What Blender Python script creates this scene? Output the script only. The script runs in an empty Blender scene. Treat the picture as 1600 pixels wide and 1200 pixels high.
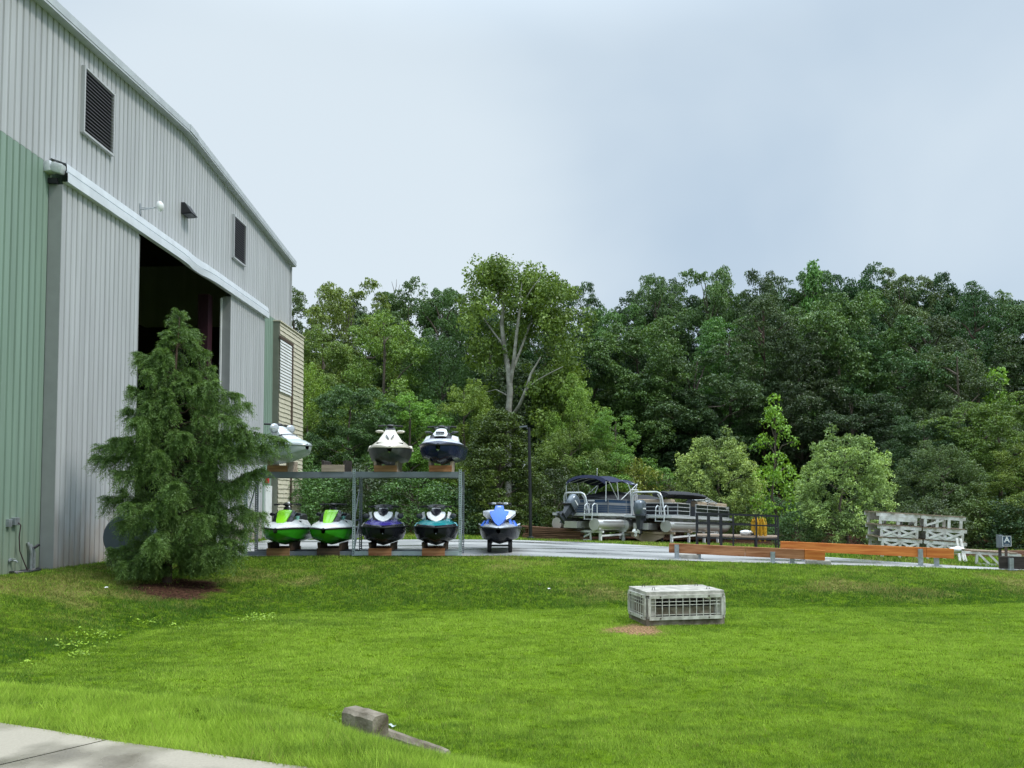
import bpy, bmesh, math, random
import numpy as np
from mathutils import Vector, Matrix, Euler

# ------------------------------------------------------------------ camera, sky, sun, exposure
C = bpy.context.scene.collection
scn = bpy.context.scene
R = math.radians
CAMZ, FPX, THETA, HORIZ = 1.55, 1200.0, R(2.4), 780.0
CYP = HORIZ - FPX * math.tan(THETA)
cam_d = bpy.data.cameras.new('camera')
cam = bpy.data.objects.new('camera', cam_d); C.objects.link(cam)
cam.location = (0, 0, CAMZ); cam.rotation_euler = (R(90) + THETA, 0, 0)
cam_d.sensor_width = 36; cam_d.lens = 36 * FPX / 1600
cam_d.shift_y = (CYP - 600) / 1600
cam_d.clip_start = 0.1; cam_d.clip_end = 3000
scn.camera = cam
scn.view_settings.view_transform = 'Standard'; scn.view_settings.look = 'None'
scn.view_settings.exposure = 0.6; scn.view_settings.gamma = 1.0
scn.render.engine = 'CYCLES'
scn.cycles.max_bounces = 6; scn.cycles.diffuse_bounces = 3; scn.cycles.glossy_bounces = 3
scn.cycles.transmission_bounces = 4; scn.cycles.transparent_max_bounces = 6
scn.cycles.use_denoising = True
try: scn.cycles.denoiser = 'OPENIMAGEDENOISE'
except Exception: pass

SUN_EL, SUN_AZ = 54, 108           # azimuth measured clockwise from +Y (camera forward)
world = bpy.data.worlds.new('World'); scn.world = world; world.use_nodes = True
def build_world():
    nt = world.node_tree; N = nt.nodes; L = nt.links; N.clear()
    out = N.new('ShaderNodeOutputWorld'); bg = N.new('ShaderNodeBackground'); bg.inputs['Strength'].default_value = 0.1
    sky = N.new('ShaderNodeTexSky'); sky.sky_type = 'NISHITA'; sky.sun_disc = False
    sky.sun_elevation = R(SUN_EL); sky.sun_rotation = R(SUN_AZ)
    tc = N.new('ShaderNodeTexCoord'); sep = N.new('ShaderNodeSeparateXYZ'); L.new(tc.outputs['Generated'], sep.inputs[0])
    def m(op, a, b=None, clamp=False):
        n = N.new('ShaderNodeMath'); n.operation = op; n.use_clamp = clamp
        for i, q in enumerate((a, b)):
            if q is None: continue
            if isinstance(q, (int, float)): n.inputs[i].default_value = q
            else: L.new(q, n.inputs[i])
        return n.outputs[0]
    z = m('MAXIMUM', sep.outputs['Z'], 0.0); den = m('ADD', z, 0.55)
    cx = m('DIVIDE', sep.outputs['X'], den); cy = m('DIVIDE', sep.outputs['Y'], den)
    comb = N.new('ShaderNodeCombineXYZ'); L.new(cx, comb.inputs[0]); L.new(cy, comb.inputs[1]); comb.inputs[2].default_value = 4.3
    n1 = N.new('ShaderNodeTexNoise'); n1.inputs['Scale'].default_value = 1.7; n1.inputs['Detail'].default_value = 4; n1.inputs['Roughness'].default_value = 0.48
    n1.inputs['Distortion'].default_value = 0.3
    L.new(comb.outputs[0], n1.inputs['Vector'])
    # brighter cloud gap low on the left of the view, heavier cloud up to the right
    w = m('MULTIPLY', sep.outputs['X'], -0.16)
    w2 = m('MULTIPLY', z, 0.25)
    gd = N.new('ShaderNodeVectorMath'); gd.operation = 'DOT_PRODUCT'; L.new(tc.outputs['Generated'], gd.inputs[0]); gd.inputs[1].default_value = Vector((-.30, .92, .27)).normalized()
    gap = N.new('ShaderNodeMapRange'); gap.interpolation_type = 'SMOOTHSTEP'; L.new(gd.outputs['Value'], gap.inputs[0]); gap.inputs[1].default_value = .90; gap.inputs[2].default_value = 1.0; gap.inputs[4].default_value = .62
    f = m('ADD', m('ADD', m('MULTIPLY', m('SUBTRACT', n1.outputs['Fac'], 0.5), 1.35), 0.34), m('ADD', m('ADD', w, w2), gap.outputs[0]), True)
    ramp = N.new('ShaderNodeValToRGB'); L.new(f, ramp.inputs[0])
    ramp.color_ramp.interpolation = 'EASE'; e = ramp.color_ramp.elements
    e[0].position = -0.0; e[0].color = (0.575, 0.72, 0.875, 1)
    e[1].position = 0.95; e[1].color = (0.86, 0.975, 1.06, 1)
    # overcast skies are brighter towards the zenith
    sm = N.new('ShaderNodeMapRange'); sm.interpolation_type = 'SMOOTHSTEP'; L.new(z, sm.inputs[0]); sm.inputs[1].default_value = .50; sm.inputs[2].default_value = .95
    g = m('ADD', m('MULTIPLY', sm.outputs[0], 3.6), 1.0)
    up = N.new('ShaderNodeVectorMath'); up.operation = 'SCALE'; L.new(ramp.outputs[0], up.inputs[0])
    L.new(m('MULTIPLY', g, 5.75), up.inputs['Scale'])
    mix = N.new('ShaderNodeMix'); mix.data_type = 'RGBA'; mix.inputs[0].default_value = 0.93
    L.new(sky.outputs[0], mix.inputs[6]); L.new(up.outputs[0], mix.inputs[7])
    L.new(mix.outputs[2], bg.inputs['Color']); L.new(bg.outputs[0], out.inputs[0])
build_world()
sd = bpy.data.lights.new('sun', 'SUN'); sd.energy = 1.5; sd.angle = R(10); sd.color = (1.0, 0.96, 0.9)
so = bpy.data.objects.new('sun', sd); C.objects.link(so)
_a = R(SUN_AZ); _e = R(SUN_EL)
sun_dir = Vector((math.sin(_a) * math.cos(_e), math.cos(_a) * math.cos(_e), math.sin(_e)))
so.rotation_euler = sun_dir.to_track_quat('Z', 'Y').to_euler()

# ------------------------------------------------------------------ photo measurement -> world
def ray(px, py):
    u = (px - 800) / FPX; v = -(py - CYP) / FPX
    return Vector((u, -v * math.sin(THETA) + math.cos(THETA), v * math.cos(THETA) + math.sin(THETA)))
def P(px, py, Y):
    r = ray(px, py); t = Y / r.y
    return Vector((r.x * t, Y, CAMZ + r.z * t))
def PZ(px, py, z):
    r = ray(px, py); t = (z - CAMZ) / r.z
    return Vector((r.x * t, r.y * t, z))
def zplat(x, y):
    a = np.maximum(x, 0); k = np.clip((x + 3) / 4, 0, 1)
    return -0.028 * np.minimum(a, 16) - 0.045 * np.clip(y - 29, 0, 5.5) * k + 0.05 * np.clip(y - 42, 0, 60)
def G(px, py):
    z = 0.0
    for _ in range(12):
        q = PZ(px, py, z); z = float(zplat(q.x, q.y))
    return PZ(px, py, z)

# ------------------------------------------------------------------ materials
def mat(name, col, rough=0.5, metal=0.0, var=0.08, scale=3.0, bump=0.0, bscale=40.0, spec=0.5, coat=0.0, col2=None, stretch=None):
    m = bpy.data.materials.new(name); m.use_nodes = True
    nt = m.node_tree; N = nt.nodes; L = nt.links; b = N['Principled BSDF']
    b.inputs['Roughness'].default_value = rough; b.inputs['Metallic'].default_value = metal
    b.inputs['Specular IOR Level'].default_value = spec; b.inputs['Coat Weight'].default_value = coat
    b.inputs['Coat Roughness'].default_value = 0.08
    tc = N.new('ShaderNodeTexCoord'); mp = N.new('ShaderNodeMapping'); L.new(tc.outputs['Object'], mp.inputs['Vector'])
    if stretch: mp.inputs['Scale'].default_value = stretch
    n = N.new('ShaderNodeTexNoise'); n.inputs['Scale'].default_value = scale; n.inputs['Detail'].default_value = 5
    L.new(mp.outputs[0], n.inputs['Vector'])
    r = N.new('ShaderNodeValToRGB'); L.new(n.outputs['Fac'], r.inputs[0])
    c1 = tuple(max(0, c * (1 - var)) for c in col[:3]); c2 = col2 or tuple(min(1, c * (1 + var)) for c in col[:3])
    r.color_ramp.elements[0].position = 0.35; r.color_ramp.elements[0].color = (*c1, 1)
    r.color_ramp.elements[1].position = 0.65; r.color_ramp.elements[1].color = (*c2, 1)
    L.new(r.outputs[0], b.inputs['Base Color'])
    mr = N.new('ShaderNodeMapRange'); L.new(n.outputs['Fac'], mr.inputs[0])
    mr.inputs[3].default_value = max(0.02, rough * 0.8); mr.inputs[4].default_value = min(1, rough * 1.2); L.new(mr.outputs[0], b.inputs['Roughness'])
    if bump:
        n2 = N.new('ShaderNodeTexNoise'); n2.inputs['Scale'].default_value = bscale; n2.inputs['Detail'].default_value = 4
        L.new(mp.outputs[0], n2.inputs['Vector'])
        bp = N.new('ShaderNodeBump'); bp.inputs['Strength'].default_value = bump; bp.inputs['Distance'].default_value = 0.02
        L.new(n2.outputs['Fac'], bp.inputs['Height']); L.new(bp.outputs[0], b.inputs['Normal'])
    return m
def wood(name, c1, c2, axis=0, rough=0.75):
    st = [5, 5, 5]; st[axis] = 0.5
    m = mat(name, c1, rough, var=0.0, scale=3.0, bump=0.25, bscale=9, col2=c2, spec=0.25, stretch=tuple(st))
    nt = m.node_tree; N = nt.nodes; L = nt.links; b = N['Principled BSDF']
    # knots
    tc = N['Texture Coordinate']; v = N.new('ShaderNodeTexVoronoi'); v.inputs['Scale'].default_value = 2.3; L.new(tc.outputs['Object'], v.inputs['Vector'])
    lt = N.new('ShaderNodeMapRange'); L.new(v.outputs['Distance'], lt.inputs[0]); lt.inputs[1].default_value = 0.04; lt.inputs[2].default_value = 0.12
    mx = N.new('ShaderNodeMix'); mx.data_type = 'RGBA'; L.new(lt.outputs[0], mx.inputs[0])
    mx.inputs[6].default_value = (c1[0] * .35, c1[1] * .3, c1[2] * .3, 1); L.new(N['Color Ramp'].outputs[0], mx.inputs[7]); L.new(mx.outputs[2], b.inputs['Base Color'])
    return m
def siding_mat(name, col, stain):
    """painted metal siding: faint streaks running down, rusty splash-up near the ground (object z)"""
    m = mat(name, col, 0.42, var=0.09, scale=2.0, spec=0.4, stretch=(1.5, 3, 0.12))
    nt = m.node_tree; N = nt.nodes; L = nt.links; b = N['Principled BSDF']
    tc = N['Texture Coordinate']; sp = N.new('ShaderNodeSeparateXYZ'); L.new(tc.outputs['Object'], sp.inputs[0])
    n = N.new('ShaderNodeTexNoise'); n.inputs['Scale'].default_value = 6; mp = N.new('ShaderNodeMapping'); mp.inputs['Scale'].default_value = (1, 1, .25)
    L.new(tc.outputs['Object'], mp.inputs[0]); L.new(mp.outputs[0], n.inputs['Vector'])
    a = N.new('ShaderNodeMath'); a.operation = 'MULTIPLY_ADD'; L.new(n.outputs['Fac'], a.inputs[0]); a.inputs[1].default_value = 2.0; L.new(sp.outputs['Z'], a.inputs[2])
    mr = N.new('ShaderNodeMapRange'); L.new(a.outputs[0], mr.inputs[0]); mr.inputs[1].default_value = 2.4; mr.inputs[2].default_value = 0.7
    mr.inputs[3].default_value = 0.0; mr.inputs[4].default_value = 0.75; mr.clamp = True
    mx = N.new('ShaderNodeMix'); mx.data_type = 'RGBA'; L.new(mr.outputs[0], mx.inputs[0]); L.new(N['Color Ramp'].outputs[0], mx.inputs[6]); mx.inputs[7].default_value = (*stain, 1)
    L.new(mx.outputs[2], b.inputs['Base Color'])
    return m
def leaf_mat(name, trans=0.3):
    m = bpy.data.materials.new(name); m.use_nodes = True
    nt = m.node_tree; N = nt.nodes; L = nt.links; b = N['Principled BSDF']; out = N['Material Output']
    oi = N.new('ShaderNodeObjectInfo'); at = N.new('ShaderNodeAttribute'); at.attribute_name = 'tint'
    mr = N.new('ShaderNodeMapRange'); L.new(at.outputs['Fac'], mr.inputs[0]); mr.inputs[3].default_value = 0.45; mr.inputs[4].default_value = 1.75
    sc = N.new('ShaderNodeVectorMath'); sc.operation = 'SCALE'; L.new(oi.outputs['Color'], sc.inputs[0]); L.new(mr.outputs[0], sc.inputs['Scale'])
    hs = N.new('ShaderNodeHueSaturation'); L.new(sc.outputs[0], hs.inputs['Color'])
    mh = N.new('ShaderNodeMapRange'); L.new(at.outputs['Fac'], mh.inputs[0]); mh.inputs[3].default_value = 0.515; mh.inputs[4].default_value = 0.485; L.new(mh.outputs[0], hs.inputs['Hue'])
    L.new(hs.outputs[0], b.inputs['Base Color']); b.inputs['Roughness'].default_value = 0.45; b.inputs['Specular IOR Level'].default_value = 0.4
    tr = N.new('ShaderNodeBsdfTranslucent'); s2 = N.new('ShaderNodeVectorMath'); s2.operation = 'MULTIPLY'; L.new(hs.outputs[0], s2.inputs[0]); s2.inputs[1].default_value = (1.5, 1.4, 0.7)
    L.new(s2.outputs[0], tr.inputs['Color'])
    mx = N.new('ShaderNodeMixShader'); mx.inputs[0].default_value = trans; L.new(b.outputs[0], mx.inputs[1]); L.new(tr.outputs[0], mx.inputs[2]); L.new(mx.outputs[0], out.inputs[0])
    return m
M = {}
M['siding_grey'] = siding_mat('painted_grey_siding', (0.44, 0.448, 0.455), (0.33, 0.24, 0.18))
M['siding_green'] = siding_mat('painted_green_siding', (0.22, 0.305, 0.245), (0.22, 0.24, 0.17))
M['door_edge'] = mat('grey_door_edge_metal', (0.27, 0.28, 0.275), 0.45, var=.05)
M['trim'] = mat('pale_trim_metal', (0.62, 0.65, 0.69), 0.35, var=.06)
M['gable_trim'] = mat('grey_gable_trim', (0.44, 0.47, 0.49), 0.45)
M['trim_dull'] = mat('dull_pale_flashing', (0.55, 0.58, 0.60), 0.7, var=.12, scale=9, bump=.4, bscale=14)
M['yellow_green'] = mat('yellow_green_sticker', (0.45, 0.55, 0.05), 0.5)
M['maroon'] = mat('maroon_steel', (0.032, 0.009, 0.015), 0.5)
M['roofing'] = mat('pale_roof_metal', (0.5, 0.54, 0.56), 0.4)
M['louver'] = mat('louver_blade_metal', (0.16, 0.155, 0.18), 0.4)
M['black'] = mat('black_plastic', (0.012, 0.012, 0.014), 0.45)
M['blackmetal'] = mat('black_painted_steel', (0.012, 0.013, 0.016), 0.4)
M['dark'] = mat('dark_interior', (0.02, 0.02, 0.022), 0.8)
M['darkgrey'] = mat('dark_grey_plastic', (0.05, 0.055, 0.06), 0.45)
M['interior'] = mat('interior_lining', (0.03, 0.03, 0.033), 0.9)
M['tan'] = mat('tan_lap_siding', (0.54, 0.50, 0.385), 0.6, var=.1, scale=5)
M['tan_side'] = mat('olive_corner_board', (0.16, 0.17, 0.13), 0.6)
M['brown_trim'] = mat('brown_window_trim', (0.09, 0.06, 0.045), 0.5)
M['white'] = mat('white_paint', (0.72, 0.73, 0.72), 0.45, var=.06)
M['dockwhite'] = mat('chipped_white_paint', (0.46, 0.44, 0.40), 0.7, var=0, col2=(0.76, 0.76, 0.74), scale=4.2)
M['grate'] = mat('weathered_white_grate', (0.36, 0.345, 0.30), 0.6, var=0, col2=(0.60, 0.585, 0.525), scale=9)
M['concrete'] = mat('weathered_concrete', (0.36, 0.34, 0.30), 0.85, var=.3, scale=6, bump=.4, bscale=30)
M['concrete_old'] = mat('mossy_old_concrete', (0.085, 0.065, 0.04), 0.9, var=0, col2=(0.25, 0.215, 0.165), scale=6, bump=.6, bscale=22)
M['galv'] = mat('galvanised_steel', (0.36, 0.39, 0.41), 0.42, 0.6, var=.18, scale=12)
M['rackgrey'] = mat('grey_painted_steel', (0.15, 0.17, 0.19), 0.42, var=.1)
M['rackgreen'] = mat('grey_green_painted_steel', (0.30, 0.36, 0.36), 0.45, var=.12)
M['cradle'] = wood('cradle_timber', (0.20, 0.10, 0.045), (0.34, 0.19, 0.09))
M['cradle_pale'] = wood('cradle_plywood', (0.28, 0.22, 0.17), (0.42, 0.34, 0.26))
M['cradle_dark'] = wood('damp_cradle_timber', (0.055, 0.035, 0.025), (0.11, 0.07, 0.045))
M['beam'] = wood('orange_stained_timber', (0.46, 0.125, 0.025), (0.66, 0.24, 0.055))
M['beam_old'] = wood('weathered_brown_timber', (0.24, 0.09, 0.035), (0.46, 0.22, 0.11))
M['beam_dark'] = wood('dark_timber', (0.03, 0.025, 0.022), (0.06, 0.05, 0.045))
M['plank'] = wood('worn_dock_planks', (0.17, 0.12, 0.09), (0.36, 0.28, 0.21))
M['lumber'] = wood('brown_lumber', (0.10, 0.05, 0.03), (0.24, 0.13, 0.08))
M['alu'] = mat('brushed_aluminium', (0.64, 0.64, 0.63), 0.30, 0.65, var=.03, scale=.7)
M['alu_white'] = mat('pale_aluminium_paint', (0.62, 0.65, 0.66), 0.35, 0.2)
M['navy_fabric'] = mat('navy_canvas', (0.006, 0.011, 0.042), 0.85, bump=.1)
M['black_fabric'] = mat('black_canvas', (0.018, 0.02, 0.025), 0.8, bump=.2, bscale=15)
M['navy_panel'] = mat('navy_fence_panel', (0.02, 0.05, 0.10), 0.3, var=.1)
M['grey_panel'] = mat('grey_fence_stripe', (0.20, 0.21, 0.22), 0.35)
M['black_panel'] = mat('black_fence_panel', (0.013, 0.015, 0.018), 0.3)
M['tan_vinyl'] = mat('tan_vinyl', (0.42, 0.33, 0.24), 0.5)
M['motor'] = mat('grey_motor_cowl', (0.10, 0.125, 0.15), 0.25, 0.2, coat=.6)
M['motor_dark'] = mat('dark_motor_casing', (0.035, 0.04, 0.05), 0.4)
M['rubber'] = mat('black_rubber', (0.015, 0.015, 0.015), 0.8)
M['yellow'] = mat('yellow_rope', (0.62, 0.36, 0.02), 0.6, var=.25, scale=20)
M['sign_blue'] = mat('dark_blue_sign', (0.03, 0.06, 0.10), 0.4)
M['whitebag'] = mat('white_plastic_sheet', (0.75, 0.76, 0.77), 0.5)
M['red'] = mat('red_paint', (0.45, 0.03, 0.03), 0.4)
M['bluegrey'] = mat('blue_grey_paint', (0.09, 0.115, 0.14), 0.4, var=.1)
M['mirror'] = mat('pale_gloss_plastic', (0.5, 0.53, 0.55), 0.15, 0.3)
M['leaf'] = leaf_mat('foliage_leaf', 0.18); M['needle'] = leaf_mat('conifer_needle', 0.2)
M['bark'] = mat('grey_brown_bark', (0.10, 0.08, 0.06), 0.9, var=.35, scale=6, bump=.6, bscale=14, stretch=(3, 3, .6))
M['bark_pale'] = mat('pale_mottled_bark', (0.20, 0.19, 0.155), 0.85, var=.0, col2=(0.46, 0.45, 0.39), scale=2.5, bump=.3)
M['bark_red'] = mat('red_brown_bark', (0.075, 0.045, 0.032), 0.9, var=.3, scale=8, bump=.5, stretch=(3, 3, .5))
def gloss(name, col, rough=0.25, coat=0.3): return mat(name, col, rough, var=.06, coat=coat, spec=.35)
M['p_white'] = gloss('white_gelcoat', (0.66, 0.68, 0.68)); M['p_lime'] = gloss('lime_gelcoat', (0.23, 0.62, 0.015)); M['p_green'] = gloss('green_hull_gelcoat', (0.03, 0.26, 0.012))
M['p_purple'] = gloss('purple_gelcoat', (0.022, 0.014, 0.13)); M['p_lilac'] = gloss('lilac_gelcoat', (0.22, 0.21, 0.36)); M['p_teal'] = gloss('teal_gelcoat', (0.01, 0.20, 0.22)); M['p_cyan'] = gloss('pale_blue_gelcoat', (0.20, 0.48, 0.55))
M['p_black'] = gloss('black_gelcoat', (0.012, 0.013, 0.018)); M['p_navy'] = gloss('navy_gelcoat', (0.012, 0.018, 0.05)); M['p_cream'] = gloss('cream_gelcoat', (0.55, 0.50, 0.42), .3, .4)
M['p_dirty'] = mat('grimy_grey_hull', (0.045, 0.05, 0.047), 0.45, var=.4, scale=5); M['p_blue'] = gloss('bright_blue_gelcoat', (0.018, 0.12, 0.60), .3, .15); M['p_silver'] = mat('silver_gelcoat', (0.36, 0.38, 0.40), .25, .3, coat=.6)
for k_ in ('p_black', 'p_navy', 'p_purple'):
    b_ = M[k_].node_tree.nodes['Principled BSDF']; b_.inputs['Specular IOR Level'].default_value = .18; b_.inputs['Coat Weight'].default_value = .10
def two_tone(name, lo, hi, z0, m0=.0):
    m = gloss(name, hi); nt = m.node_tree; N = nt.nodes; L = nt.links; b = N['Principled BSDF']; b.inputs['Specular IOR Level'].default_value = .25; b.inputs['Coat Weight'].default_value = .2
    sp = N.new('ShaderNodeSeparateXYZ'); L.new(N['Texture Coordinate'].outputs['Object'], sp.inputs[0])
    ab = N.new('ShaderNodeMath'); ab.operation = 'ABSOLUTE'; L.new(sp.outputs['X'], ab.inputs[0])
    ma = N.new('ShaderNodeMath'); ma.operation = 'MULTIPLY_ADD'; L.new(ab.outputs[0], ma.inputs[0]); ma.inputs[1].default_value = m0; L.new(sp.outputs['Z'], ma.inputs[2])
    gt = N.new('ShaderNodeMath'); gt.operation = 'GREATER_THAN'; L.new(ma.outputs[0], gt.inputs[0]); gt.inputs[1].default_value = z0
    mx = N.new('ShaderNodeMix'); mx.data_type = 'RGBA'; L.new(gt.outputs[0], mx.inputs[0]); mx.inputs[6].default_value = (*lo, 1); mx.inputs[7].default_value = (*hi, 1); L.new(mx.outputs[2], b.inputs['Base Color'])
    M[name] = m
two_tone('deck_purple', (.014, .014, .02), (.035, .025, .20), .60, -.06); two_tone('deck_teal', (.014, .014, .02), (.012, .20, .22), .595, -.06); two_tone('deck_navy', (.012, .016, .045), (.50, .52, .58), .655, .12)
M['p_pale'] = gloss('pale_grey_gelcoat', (0.40, 0.45, 0.44), .3)
M['p_mint'] = gloss('mint_gelcoat', (0.22, 0.55, 0.45))

# ------------------------------------------------------------------ mesh helpers
class MB:
    def __init__(s): s.v = []; s.f = []
    def add(s, vs, fs):
        o = len(s.v); s.v += [tuple(p) for p in vs]; s.f += [tuple(i + o for i in f) for f in fs]; return s
    def box(s, c, d, rot=None):
        hx, hy, hz = d[0] / 2, d[1] / 2, d[2] / 2; c = Vector(c)
        vs = [Vector((x * hx, y * hy, z * hz)) for z in (-1, 1) for y in (-1, 1) for x in (-1, 1)]
        if rot is not None:
            e = Euler(rot).to_matrix(); vs = [e @ v for v in vs]
        return s.add([v + c for v in vs], [(0, 2, 3, 1), (4, 5, 7, 6), (0, 1, 5, 4), (2, 6, 7, 3), (0, 4, 6, 2), (1, 3, 7, 5)])
    def bar(s, p, q, w, h, up=(0, 0, 1)):
        p = Vector(p); q = Vector(q); d = (q - p); d.normalize(); u = Vector(up)
        if abs(d.dot(u)) > 0.98: u = Vector((0, 1, 0))
        r = d.cross(u).normalized() * (w / 2); u = r.cross(d).normalized() * (h / 2)
        vs = [p - r - u, p + r - u, p + r + u, p - r + u, q - r - u, q + r - u, q + r + u, q - r + u]
        return s.add(vs, [(0, 1, 2, 3), (7, 6, 5, 4), (0, 4, 5, 1), (1, 5, 6, 2), (2, 6, 7, 3), (3, 7, 4, 0)])
    def tube(s, path, r, n=8):
        path = [Vector(p) for p in path]; k = len(path); rs = r if isinstance(r, (list, tuple)) else [r] * k
        ref = None; rings = []
        for i, p in enumerate(path):
            t = (path[min(i + 1, k - 1)] - path[max(i - 1, 0)])
            t = t.normalized() if t.length > 1e-9 else Vector((0, 0, 1))
            if ref is None: ref = Vector((1, 0, 0)) if abs(t.x) < .9 else Vector((0, 1, 0))
            a = (ref - t * ref.dot(t)).normalized(); b = t.cross(a); ref = a
            rings.append([p + (a * math.cos(2 * math.pi * j / n) + b * math.sin(2 * math.pi * j / n)) * rs[i] for j in range(n)])
        return s.loft(rings, True, True)
    def loft(s, secs, ring=False, cap=False):
        n = len(secs[0]); vs = [p for sec in secs for p in sec]; fs = []
        for i in range(len(secs) - 1):
            for j in range(n if ring else n - 1):
                a = i * n + j; b = i * n + (j + 1) % n
                fs.append((a, b, b + n, a + n))
        if cap:
            fs.append(tuple(range(n))[::-1]); fs.append(tuple(range((len(secs) - 1) * n, len(secs) * n)))
        return s.add(vs, fs)
    def lathe(s, prof, c=(0, 0, 0), axis='z', n=20):
        rings = []
        for r, h in prof:
            ring = []
            for j in range(n):
                a = 2 * math.pi * j / n; x, y = r * math.cos(a), r * math.sin(a)
                q = {'z': (x, y, h), 'y': (x, h, -y), 'x': (h, x, y)}[axis]
                ring.append((c[0] + q[0], c[1] + q[1], c[2] + q[2]))
            rings.append(ring)
        return s.loft(rings, True, True)
    def prism(s, pts, ext):
        """closed polygon of 3-D points extruded by vector ext"""
        n = len(pts); e = Vector(ext); a = [Vector(p) for p in pts]
        return s.add(a + [p + e for p in a], [tuple(range(n))[::-1], tuple(range(n, 2 * n))] + [(i, (i + 1) % n, (i + 1) % n + n, i + n) for i in range(n)])
    def blob(s, c, r, seed=0, n=10, m=7, rough=.12):
        rnd = random.Random(seed); secs = []
        for i in range(m + 1):
            t = math.pi * i / m; k = []
            for j in range(n):
                a = 2 * math.pi * j / n; q = 1 + rnd.uniform(-rough, rough)
                k.append((c[0] + r[0] * q * math.sin(t) * math.cos(a), c[1] + r[1] * q * math.sin(t) * math.sin(a), c[2] + r[2] * q * math.cos(t)))
            secs.append(k)
        return s.loft(secs, True, False)
    def build(s, name, m, parent=None, smooth=35, bevel=0):
        me = bpy.data.meshes.new(name); me.from_pydata(s.v, [], s.f)
        bm = bmesh.new(); bm.from_mesh(me); bmesh.ops.recalc_face_normals(bm, faces=bm.faces)
        if bevel: bmesh.ops.bevel(bm, geom=[e for e in bm.edges if len(e.link_faces) == 2 and e.calc_face_angle(0) > .5], offset=bevel, segments=2, affect='EDGES', profile=.6)
        bm.to_mesh(me); bm.free()
        if smooth:
            me.polygons.foreach_set('use_smooth', [True] * len(me.polygons)); me.set_sharp_from_angle(angle=R(smooth))
        me.materials.append(m if not isinstance(m, str) else M[m])
        o = bpy.data.objects.new(name, me); C.objects.link(o)
        if parent: o.parent = parent
        return o
def thing(name, label, cat, loc=(0, 0, 0), rot=(0, 0, 0), group=None):
    o = bpy.data.objects.new(name, None); C.objects.link(o); o.empty_display_size = .2
    o.location = loc; o.rotation_euler = rot; o['label'] = label; o['category'] = cat
    if group: o['group'] = group
    return o
def tag(o, label=None, cat=None, group=None, kind=None):
    for k, v in (('label', label), ('category', cat), ('group', group), ('kind', kind)):
        if v: o[k] = v
    return o
def dup_tree(root):
    r = root.copy(); C.objects.link(r)
    for ch in root.children:
        c = ch.copy(); C.objects.link(c); c.parent = r
        for g in ch.children:
            d = g.copy(); C.objects.link(d); d.parent = c
    return r
def text(s, size, m, parent, loc, rot, name='lettering', ext=.004):
    cu = bpy.data.curves.new(name, 'FONT'); cu.body = s; cu.size = size; cu.extrude = ext; cu.align_x = 'CENTER'; cu.align_y = 'CENTER'
    cu.offset = .004; f = bpy.data.objects.new(name, cu); C.objects.link(f); bpy.context.view_layer.update()
    me = bpy.data.meshes.new_from_object(f.evaluated_get(bpy.context.evaluated_depsgraph_get())); bpy.data.objects.remove(f); bpy.data.curves.remove(cu)
    me.materials.clear(); me.materials.append(M[m]); o = bpy.data.objects.new(name, me); C.objects.link(o); o.parent = parent; o.location = loc; o.rotation_euler = rot
    return o
def np_mesh(name, V, k, m, attrs, parent=None):
    """V (N*k,3) polygons of k corners each, attrs: {name: per-face float}"""
    n = len(V) // k; me = bpy.data.meshes.new(name)
    me.vertices.add(len(V)); me.vertices.foreach_set('co', np.ascontiguousarray(V, dtype=np.float32).ravel())
    me.loops.add(len(V)); me.loops.foreach_set('vertex_index', np.arange(len(V), dtype=np.int32))
    me.polygons.add(n); me.polygons.foreach_set('loop_start', np.arange(0, n * k, k, dtype=np.int32))
    try: me.polygons.foreach_set('loop_total', np.full(n, k, dtype=np.int32))
    except Exception: pass
    for an, av in attrs.items():
        at = me.attributes.new(an, 'FLOAT', 'FACE'); at.data.foreach_set('value', np.ascontiguousarray(av, dtype=np.float32))
    me.update(calc_edges=True); me.materials.append(m)
    o = bpy.data.objects.new(name, me); C.objects.link(o)
    if parent: o.parent = parent
    return o
def unit(a): return a / np.maximum(np.linalg.norm(a, axis=1, keepdims=True), 1e-9)
def vnoise(x, y, s, seed=0):
    """smooth 2-D value noise 0..1"""
    rs = np.random.RandomState(seed); T = rs.rand(256, 256)
    u = np.asarray(x) * s + 1000; v = np.asarray(y) * s + 1000
    i = np.floor(u).astype(int); j = np.floor(v).astype(int); fu = u - i; fv = v - j
    fu = fu * fu * (3 - 2 * fu); fv = fv * fv * (3 - 2 * fv); i %= 256; j %= 256; i2 = (i + 1) % 256; j2 = (j + 1) % 256
    return (T[i, j] * (1 - fu) + T[i2, j] * fu) * (1 - fv) + (T[i, j2] * (1 - fu) + T[i2, j2] * fu) * fv
def inpoly(x, y, poly):
    x = np.asarray(x); y = np.asarray(y); r = np.zeros(x.shape, bool); n = len(poly)
    for i in range(n):
        x1, y1 = poly[i][:2]; x2, y2 = poly[(i + 1) % n][:2]
        if y1 == y2: continue
        c = ((y1 > y) != (y2 > y)) & (x < (x2 - x1) * (y - y1) / (y2 - y1) + x1); r ^= c
    return r
def pdist(x, y, pl, closed=False):
    d = np.full(np.asarray(x).shape, 1e9); n = len(pl)
    for i in range(n if closed else n - 1):
        ax, ay = pl[i][:2]; bx, by = pl[(i + 1) % n][:2]; ex, ey = bx - ax, by - ay
        t = np.clip(((x - ax) * ex + (y - ay) * ey) / (ex * ex + ey * ey + 1e-12), 0, 1)
        d = np.minimum(d, np.hypot(x - ax - t * ex, y - ay - t * ey))
    return d
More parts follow.
